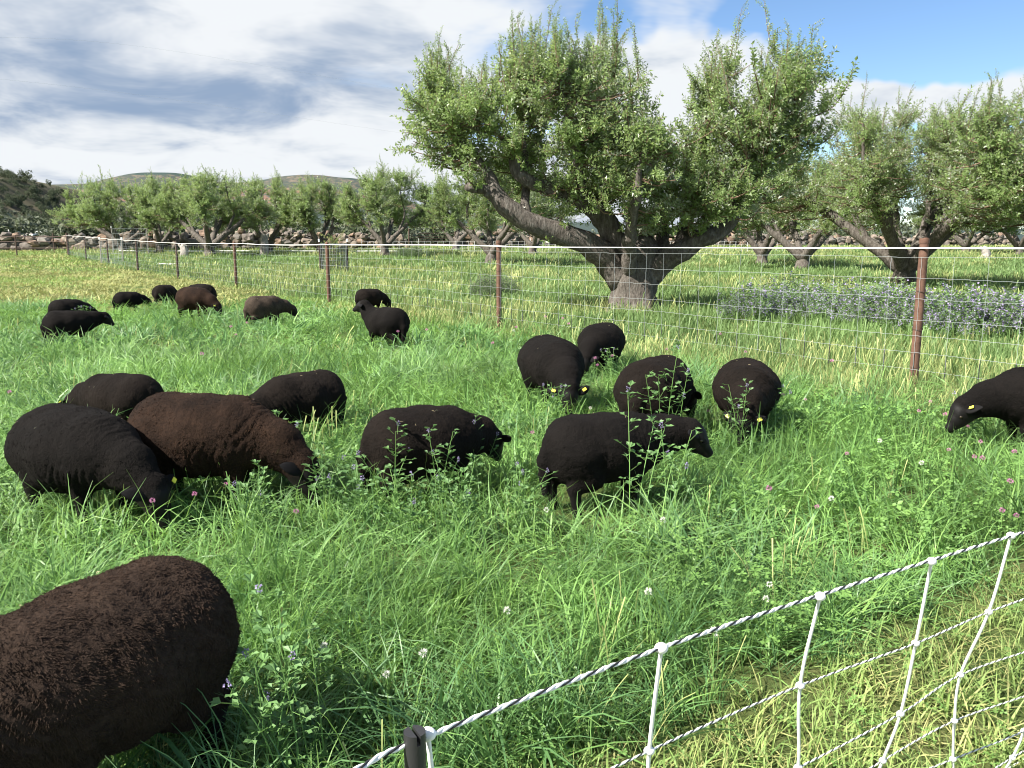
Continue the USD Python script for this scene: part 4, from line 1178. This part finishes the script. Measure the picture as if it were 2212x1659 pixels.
# ------------------------------------------------------------------ grass
def blade(r, az, L, w, lean, curl, seg, base, tipw=.12, midw=1.0):
    """A curved ribbon; lean and curl in radians from the vertical."""
    t = np.linspace(0, 1, seg + 1)
    a = lean + curl * t ** 1.3
    dz = np.cos(a); dr = np.sin(a)
    st = L / seg
    z = np.concatenate([[0], np.cumsum((dz[:-1] + dz[1:]) / 2)]) * st
    h = np.concatenate([[0], np.cumsum((dr[:-1] + dr[1:]) / 2)]) * st
    z = np.maximum(z, .012 + 0 * z)
    z[0] = -.02
    ca, sa = math.cos(az), math.sin(az)
    cen = np.stack([base[0] + h * ca, base[1] + h * sa, z], -1)
    tw = r.uniform(-.9, .9)
    wd = np.array([-sa * math.cos(tw), ca * math.cos(tw), math.sin(tw) * .7])
    prof = np.interp(t, [0, .35, 1], [.65, midw, tipw]) * w / 2
    A = cen - wd * prof[:, None]; B = cen + wd * prof[:, None]
    V = np.empty((2 * (seg + 1), 3)); V[0::2] = A; V[1::2] = B
    i = np.arange(seg) * 2
    return V, np.vstack([np.stack([i, i + 1, i + 3], -1), np.stack([i, i + 3, i + 2], -1)])


def tuft(seed, n, L, w, lean, curl, spread, seg=4, lodge=.5, heads=0, hw=2.0):
    r = np.random.default_rng(seed)
    main = r.uniform(0, 6.283)
    ms = []
    for k in range(n):
        az = main + r.normal(0, 1.0) if r.random() < lodge else r.uniform(0, 6.283)
        rad = spread * math.sqrt(r.random()); pa = r.uniform(0, 6.283)
        ms.append(blade(r, az, L * r.uniform(.55, 1.15), w * r.uniform(.6, 1.25), r.uniform(*lean), r.uniform(*curl), seg, (rad * math.cos(pa), rad * math.sin(pa))))
    for k in range(heads):
        rad = spread * math.sqrt(r.random()); pa = r.uniform(0, 6.283)
        ms.append(blade(r, r.uniform(0, 6.283), L * r.uniform(1.0, 1.45), w * .8, r.uniform(0, .25), r.uniform(.05, .7), 5, (rad * math.cos(pa), rad * math.sin(pa)), tipw=hw, midw=.55))
    return join(ms)


def leaf_tuft(seed, n, L, h, spread):
    """Clover: three leaflets on thin stalks."""
    r = np.random.default_rng(seed); ms = []
    for k in range(n):
        az = r.uniform(0, 6.283); rad = spread * math.sqrt(r.random()); pa = r.uniform(0, 6.283)
        p = np.array([rad * math.cos(pa), rad * math.sin(pa), h * r.uniform(.4, 1.1)])
        nrm = np.array([r.normal(0, .35), r.normal(0, .35), 1]); nrm /= np.linalg.norm(nrm)
        for q in range(3):
            a = az + q * 2.094 + r.normal(0, .15)
            d = np.array([math.cos(a), math.sin(a), 0]); d -= nrm * (d @ nrm); d /= np.linalg.norm(d)
            s = np.cross(nrm, d); l = L * r.uniform(.75, 1.2)
            V = np.array([p, p + d * l * .5 + s * l * .34 + nrm * l * .10, p + d * l * 1.0, p + d * l * .5 - s * l * .34 + nrm * l * .10])
            ms.append((V, np.array([[0, 1, 2], [0, 2, 3]])))
    return join(ms)


def fence_side(x, y): return (x - FP[0]) * FN[0] + (y - FP[1]) * FN[1]


def mown_side(x, y): return (x - .36) * .58 - (y - 2.28) * .82        # > 0: the short grass on the viewer's side of the net


LOD = [  # y0, y1, tufts per m2, blade width, blades, spread, extra length
    (.85, 3.6, 255, .0058, 12, .055, 1.0), (3.6, 6.5, 150, .0076, 12, .075, 1.0), (6.5, 11, 80, .0095, 13, .11, 1.0), (11, 20, 27, .016, 14, .18, 1.0),
    (20, 40, 7.5, .027, 16, .30, 1.0), (40, 96, 1.7, .046, 20, .60, 1.0)]
for li, (y0, y1, dens, bw, nb, sp, le) in enumerate(LOD):
    n = int(dens * (.66 * (y1 * y1 - y0 * y0) + 1.2 * (y1 - y0)))
    r = np.random.default_rng(40 + li)
    yy = np.sqrt(r.uniform(y0 * y0, y1 * y1, n)); xx = r.uniform(-1, 1, n) * (.66 * yy + .6)
    fs = fence_side(xx, yy)
    P2 = np.stack([xx, yy, 0 * xx], -1)
    n1 = meshkit.fbm(P2 * .55, 3, 1); n2 = meshkit.fbm(P2 * .22 + 9, 3, 2); n3 = meshkit.fbm(P2 * 2.1, 2, 3); n4 = meshkit.fbm(P2 * .8 + 30, 3, 4)
    u = r.random(n)
    wob = (n1 - .5) * 5 * np.clip(yy / 12, .3, 1)
    lush = (fs + wob * .5 < -1.3) & (yy + wob < 19.3 + .12 * np.clip(xx + 6, -8, 0))
    orch = fs > 0
    field = ~lush & ~orch & (yy > 17)
    strip = ~lush & ~orch & ~field
    mown = mown_side(xx, yy) + (n3 - .5) * .25 > 0
    mown &= yy < 5
    kind = np.zeros(n, int)                                          # 0 lush, 1 orchard, 2 straw, 3 mown, 4 clover
    kind[lush] = np.where(u[lush] < .004 + .03 * (n4[lush] > .66), 2, np.where((u[lush] > .80) & (n1[lush] > .48), 4, 0))
    pst = np.clip((n2 - .45) * 2.6, .05, .50)
    pst = np.where(yy > 58, .55, pst)
    kind[lush & (kind == 0) & (n4 > .57) & (u > .62)] = 6
    kind[orch] = np.where(u[orch] < pst[orch], 2, 1)
    kind[strip] = np.where(u[strip] < .30 + .6 * (n1[strip] - .5), 2, np.where(u[strip] > .82, 0, 1))
    pf = np.clip(.50 + (n2 - .5) * 2.4 + (n4 - .5) * 1.2, .12, .9)
    kind[field] = np.where(u[field] < pf[field], 5, np.where(u[field] < pf[field] + .06, 1, 3))
    kind[mown] = np.where(u[mown] < .55, 3, np.where(u[mown] < .83, 5, np.where(u[mown] < .95, 4, 0)))
    sc = (.62 + .66 * n3) * r.uniform(.8, 1.2, n)
    sc[kind == 2] *= .95
    sc[field] *= np.where(kind[field] == 1, .5, 1.35)
    sc[mown & ((kind == 4) | (kind == 0))] *= .42
    sc[strip] *= .95
    sx, sy, sa, ss_ = SPOTS[6]                                       # grazed short round the feet of the sheep in profile
    sc *= 1 - .45 * np.clip((.62 - np.hypot(xx - sx, yy - sy + .12)) / .25, 0, 1)
    zz = gz(xx, yy)
    pos = np.stack([xx, yy, zz], -1)
    specs = {
        0: ('lush_grass', [tuft(100 + li * 10 + k, nb, .345 * le, bw * 1.15, (.10, 1.25), (.5, 2.2), sp, 5 if li == 0 else 4 if li < 3 else 3, .72) for k in range(5)], 'lush'),
        1: ('orchard_grass', [tuft(200 + li * 10 + k, nb, .24 * le, bw, (.0, .7), (.2, 1.2), sp, 3, .4, heads=1, hw=1.2) for k in range(4)], 'orchard'),
        2: ('straw_grass', [tuft(300 + li * 10 + k, max(5, nb // 2), .25 * le, bw * .8, (.0, .7), (.1, 1.1), sp, 3, .4, heads=3, hw=1.7) for k in range(4)], 'straw'),
        3: ('mown_grass', [tuft(400 + li * 10 + k, nb + 3, .115 * le, bw * .95, (.1, 1.2), (.1, 1.2), sp * 1.15, 3, .3) for k in range(4)], 'mown'),
        6: ('tussock_grass', [tuft(700 + li * 10 + k, nb, .38 * le, bw * 1.2, (.1, 1.0), (.6, 2.1), sp * .8, 5 if li < 2 else 3, .75) for k in range(4)], 'tussock'),
        5: ('cut_hay', [tuft(600 + li * 10 + k, nb + 2, .15 * le, bw * .8, (.7, 1.5), (.0, .6), sp * 1.2, 3, .3) for k in range(4)], 'hay'),
        4: ('clover_cover', [leaf_tuft(500 + li * 10 + k, max(6, nb), max(.024, bw * 2.6), .19, sp * 1.3) for k in range(4)], 'clover')}
    for kk, (nm, ms, mt) in specs.items():
        sel = np.nonzero(kind == kk)[0]
        if not len(sel): continue
        lodged = kk in (0, 6)                                        # the lush grass lies over in swirls
        lean_ = r.normal(.34, .16, len(sel)) if lodged else r.normal(0, .10, len(sel))
        swirl = meshkit.fbm(P2[sel] * .42 + 17, 2, 6) * 13 + r.normal(0, .5, len(sel))
        q = quat_z(r.uniform(0, 6.283, len(sel)), lean_, swirl if lodged else r.uniform(0, 6.283, len(sel)))
        pth = numbered('/World', nm)
        g = instancer(pth, [(m_, M[mt], False) for m_ in ms], pos[sel], q, sc[sel], r.integers(0, len(ms), len(sel)))
        far = ['nearest', 'near', 'middle', 'farther', 'far', 'farthest'][li]
        lab = {0: 'tall lush green meadow grass, {} band', 1: 'green grass among the orchard trees, {} band', 2: 'dry straw coloured grass stalks, {} band',
               3: 'short mown yellowish grass, {} band', 6: 'dark bluish green tussocks in the meadow, {} band', 5: 'cut yellow hay lying on the mown ground, {} band', 4: 'clover leaves growing among the grass, {} band'}[kk].format(far)
        tag(g, lab, 'clover' if kk == 4 else 'grass', None, 'stuff')

# ------------------------------------------------------------------ flowering plants
def alfalfa(seed, h, nst, flowers):
    """A clump of leafy stems with clover-like leaflets and small violet flower heads."""
    r = np.random.default_rng(seed); st, lf, fl = [], [], []
    for k in range(nst):
        az = r.uniform(0, 6.283); ln = r.uniform(.05, .40); hh = h * r.uniform(.7, 1.1)
        b = np.array([r.normal(0, .02), r.normal(0, .02), 0]); d = np.array([math.cos(az), math.sin(az), 0])
        P = spline([b, b + d * hh * ln * .35 + [0, 0, hh * .5], b + d * hh * ln + [0, 0, hh * .95]], 12)
        st.append(tube(P, np.linspace(.0028, .0013, 12), 4, False))
        for j in range(int(hh / .030)):
            t = r.uniform(.15, 1.0); p = np.array([np.interp(t, np.linspace(0, 1, 12), P[:, q]) for q in range(3)])
            a = j * 2.2 + r.normal(0, .5); e = r.uniform(.1, .8); sd = np.array([math.cos(a) * math.cos(e), math.sin(a) * math.cos(e), math.sin(e)])
            sl = r.uniform(.02, .065) * (1.3 - .6 * t)
            q0 = p + sd * sl
            st.append(tube(np.array([p, q0]), .0007, 3, False))
            for m in (-1, 0, 1):
                dd = sd + m * .9 * np.cross(sd, [0, 0, 1.0]); dd /= np.linalg.norm(dd)
                up = np.array([r.normal(0, .4), r.normal(0, .4), 1]); up -= dd * (up @ dd); up /= np.linalg.norm(up); s = np.cross(dd, up); l = r.uniform(.020, .036)
                lf.append((np.array([q0, q0 + dd * l * .6 + s * l * .28 + up * l * .12, q0 + dd * l, q0 + dd * l * .6 - s * l * .28 + up * l * .12]), np.array([[0, 1, 2], [0, 2, 3]])))
        if r.random() < flowers:
            c = P[-1]
            for m in range(14):
                d3 = r.normal(0, 1, 3); d3 /= np.linalg.norm(d3); c2 = c + d3 * [.007, .007, .011]; s = np.cross(d3, r.normal(0, 1, 3)); s /= np.linalg.norm(s); e3 = np.cross(d3, s)
                fl.append((np.array([c2 - s * .0035, c2 + d3 * .006, c2 + s * .0035, c2 + e3 * .004]), np.array([[0, 1, 2], [0, 2, 3]])))
    return join(st), join(lf), join(fl) if fl else None


ALF = [alfalfa(1, .52, 4, .7), alfalfa(2, .62, 3, .6), alfalfa(3, .42, 6, .35), alfalfa(4, .36, 7, .3)]
SPRIGS = [  # u, v of the foot, shape, scale, label
    (1388, 1165, 1, 1.12, 'tall alfalfa stem crossing the shoulder of the sheep in profile'), (1450, 1160, 0, 1.05, 'alfalfa with violet flowers before the neck of the sheep in profile'),
    (1412, 985, 1, 1.2, 'tall alfalfa with violet flowers before the sheep seen from behind'), (1455, 975, 0, 1.1, 'second alfalfa clump right of the tall one before the sheep seen from behind'),
    (850, 1120, 0, .95, 'alfalfa clump before the rump of the centre sheep'), (955, 1120, 0, .9, 'alfalfa with violet bloom before the belly of the centre sheep'), (1030, 1070, 0, .85, 'alfalfa clump before the head of the centre sheep'),
    (580, 1065, 3, 1.1, 'leafy alfalfa below the head of the long brown sheep'), (540, 1060, 3, 1.0, 'leafy alfalfa left of the brown sheep with yellow tag'), (620, 1070, 2, 1.0, 'alfalfa stems right under the muzzle of the long brown sheep'),
    (1592, 985, 0, .95, 'alfalfa with violet flowers before the face of the sheep at centre right'), (1660, 955, 2, 1.0, 'alfalfa right of the sheep grazing towards the viewer'), (1195, 935, 2, .9, 'alfalfa before the face of the sheep with two yellow tags'),
    (1320, 825, 2, .85, 'small alfalfa before the sheep half hidden behind'), (190, 725, 2, 1.1, 'alfalfa before the head of the far left sheep'), (840, 745, 2, .9, 'alfalfa before the far sheep with raised head'), (2095, 975, 2, 1.0, 'alfalfa before the face of the sheep at the right edge'),
    (880, 1190, 3, 1.0, 'leafy alfalfa clump in the open grass below the centre sheep'), (1000, 1180, 3, 1.0, 'leafy alfalfa clump below the head of the centre sheep'), (1120, 1170, 2, .9, 'alfalfa clump left of the feet of the sheep in profile'),
    (700, 1130, 3, 1.0, 'leafy alfalfa clump right below the brown sheep'), (780, 1175, 2, .9, 'alfalfa clump between the brown sheep and the centre sheep'), (560, 1170, 3, .9, 'leafy alfalfa right of the pink clover blossoms'),
    (700, 1700, 1, .9, 'alfalfa stem leaning beside the big sheep in the lower left'), (600, 1720, 2, .9, 'leafy alfalfa at the flank of the big sheep in the lower left')]
for k, (u, v, s, sc, lab) in enumerate(SPRIGS):
    p = atg(u, v)
    T = thing('alfalfa_plant', lab, 'plant', p, k * 1.7, sc * 1.12, 'alfalfa plants among the sheep')
    a, b_, c = ALF[s]
    part(T, 'stem', a, M['stem']); part(T, 'leaves', b_, M['alfalfa'], kind='stuff')
    if c is not None: part(T, 'flowers', c, M['purple'], kind='stuff')


def bloom(seed, mats):
    """A clover blossom on its stalk: a ball of small petals."""
    r = np.random.default_rng(seed); fl = []
    for m in range(46):
        d = r.normal(0, 1, 3); d[2] = d[2] * .8 + .25; d /= np.linalg.norm(d)
        c = np.array([0, 0, .30]) + d * .0085; s = np.cross(d, r.normal(0, 1, 3)); s /= np.linalg.norm(s)
        fl.append((np.array([c - s * .0028, c + d * .009, c + s * .0028]), np.array([[0, 1, 2]])))
    return join(fl), tube(spline([[.03, 0, 0], [.01, .01, .15], [0, 0, .295]], 8), .0014, 4, False)


BL = {}
for nm in ('pink', 'white_petal'):
    fl, st = bloom(5 if nm == 'pink' else 6, None)
    c = stage.CreateClassPrim(f'/World/_{nm}_bloom')
    usdkit.mesh(stage, f'/World/_{nm}_bloom/blossom', fl, M[nm]); usdkit.mesh(stage, f'/World/_{nm}_bloom/stalk', st, M['stem'])
r = np.random.default_rng(15)
PINK = [(380, 1012), (487, 1032), (332, 1078), (420, 1065), (22, 862), (438, 793), (500, 730), (535, 720), (510, 732), (922, 737), (1228, 722), (1215, 710), (1178, 702), (1064, 760), (1115, 728),
        (1795, 805), (1830, 975), (1765, 1085), (2050, 965), (2075, 885), (2118, 955), (2092, 912), (2105, 985), (2190, 990), (2140, 905), (2180, 1060), (2165, 1100), (2195, 1115), (2120, 1010), (2040, 905), (1690, 870),
        (1500, 845), (1512, 860), (1480, 890), (1530, 890), (1440, 770), (1285, 790), (1290, 800), (1322, 782), (1740, 860), (1660, 1075), (2010, 870), (1985, 890), (1610, 770), (1555, 750), (330, 1090), (860, 735), (640, 1110), (1150, 940), (1175, 1020)]
WHITE = [(1432, 1140), (1663, 1250), (1180, 1105), (1110, 735), (835, 1445), (1795, 1090), (1400, 1300), (1655, 1290), (1900, 960), (1540, 1400), (1095, 1330), (915, 1430), (1990, 1010), (1275, 880), (700, 1390)]
for nm, lst, lab, grp in (('pink', PINK, 'pink clover blossom standing just above the meadow grass', 'pink clover blossoms'), ('white_petal', WHITE, 'white clover blossom standing just above the meadow grass', 'white clover blossoms')):
    for (u, v) in lst:
        p = atg(u, v, .235)
        T = thing('clover_flower', lab, 'flower', (p[0], p[1], float(gz(p[0], p[1])) - .03), r.uniform(0, 6.28), float(r.uniform(.75, 1.1) * (1.0 if p[1] < 8 else 1.3)), grp)
        T.GetReferences().AddInternalReference(f'/World/_{nm}_bloom'); T.SetInstanceable(True)

# catmint drifts beyond the fence, other clumps
def drift(label, pts, seed, flowers, hgt, cat='plant', name='catmint_clump', rx=1.0):
    r = np.random.default_rng(seed)
    T = thing(name, label, cat)
    sprig = []
    for k in range(4):
        a, b_, c = alfalfa(60 + k + seed, .55, 4, 1.0)
        L_ = [(a, M['stem']), (b_, M['catmint'] if flowers else M['grey_scrub'])]
        if flowers:
            fl = []
            for m in range(90):
                i = r.integers(len(a[0])); q = a[0][i] + r.normal(0, .012, 3)
                if q[2] < .25: continue
                d = r.normal(0, 1, 3); d /= np.linalg.norm(d); s = np.cross(d, [.3, .2, 1]); s /= np.linalg.norm(s)
                fl.append((np.array([q - s * .011, q + d * .013, q + s * .011, q - d * .013]), np.array([[0, 1, 2], [0, 2, 3]])))
            L_.append((join(fl), M['purple']))
        sprig.append((L_, None, False))
    pos, s_ = [], []
    for (x, y, rr, n) in pts:
        a = r.uniform(0, 6.283, n); q = np.sqrt(r.random(n)) * rr
        X, Yy = x + q * np.cos(a) * rx, y + q * np.sin(a)
        pos.append(np.stack([X, Yy, gz(X, Yy) - .02], -1)); s_.append(hgt * (1.2 - .65 * (q / rr) ** 2) * r.uniform(.8, 1.2, n))
    pos, s_ = np.vstack(pos), np.concatenate(s_)
    g = instancer(f'{T.GetPath()}/foliage', sprig, pos, quat_z(r.uniform(0, 6.28, len(pos)), r.normal(0, .2, len(pos)), r.uniform(0, 6.28, len(pos))), s_, r.integers(0, 4, len(pos)))
    tag(g, None, None, None, 'stuff')


def gp(u, v): return atg(u, v)[:2]


_c = [gp(u, v) for u, v in [(1625, 700), (1700, 690), (1760, 695), (1840, 705), (1900, 700), (1930, 712)]]
drift('drift of violet flowered catmint beyond the fence left of the nearest rusty post', [(x, y, .75, 62) for x, y in _c], 1, True, 1.2)
_c = [gp(u, v) for u, v in [(2010, 725), (2075, 735), (2140, 742), (2210, 740), (2280, 745), (2130, 715)]]
drift('drift of violet flowered catmint beyond the fence right of the nearest rusty post', [(x, y, .75, 62) for x, y in _c], 2, True, 1.2)
x, y = gp(1068, 640)
drift('grey green low bush beyond the fence at the middle rusty post', [(x, y, .75, 150)], 3, False, 1.0, 'bush', 'low_bush')
x, y = gp(890, 556)
drift('small grey bush right of the tall slim apple tree', [(x, y, 1.3, 120)], 4, False, 1.4, 'bush', 'low_bush')
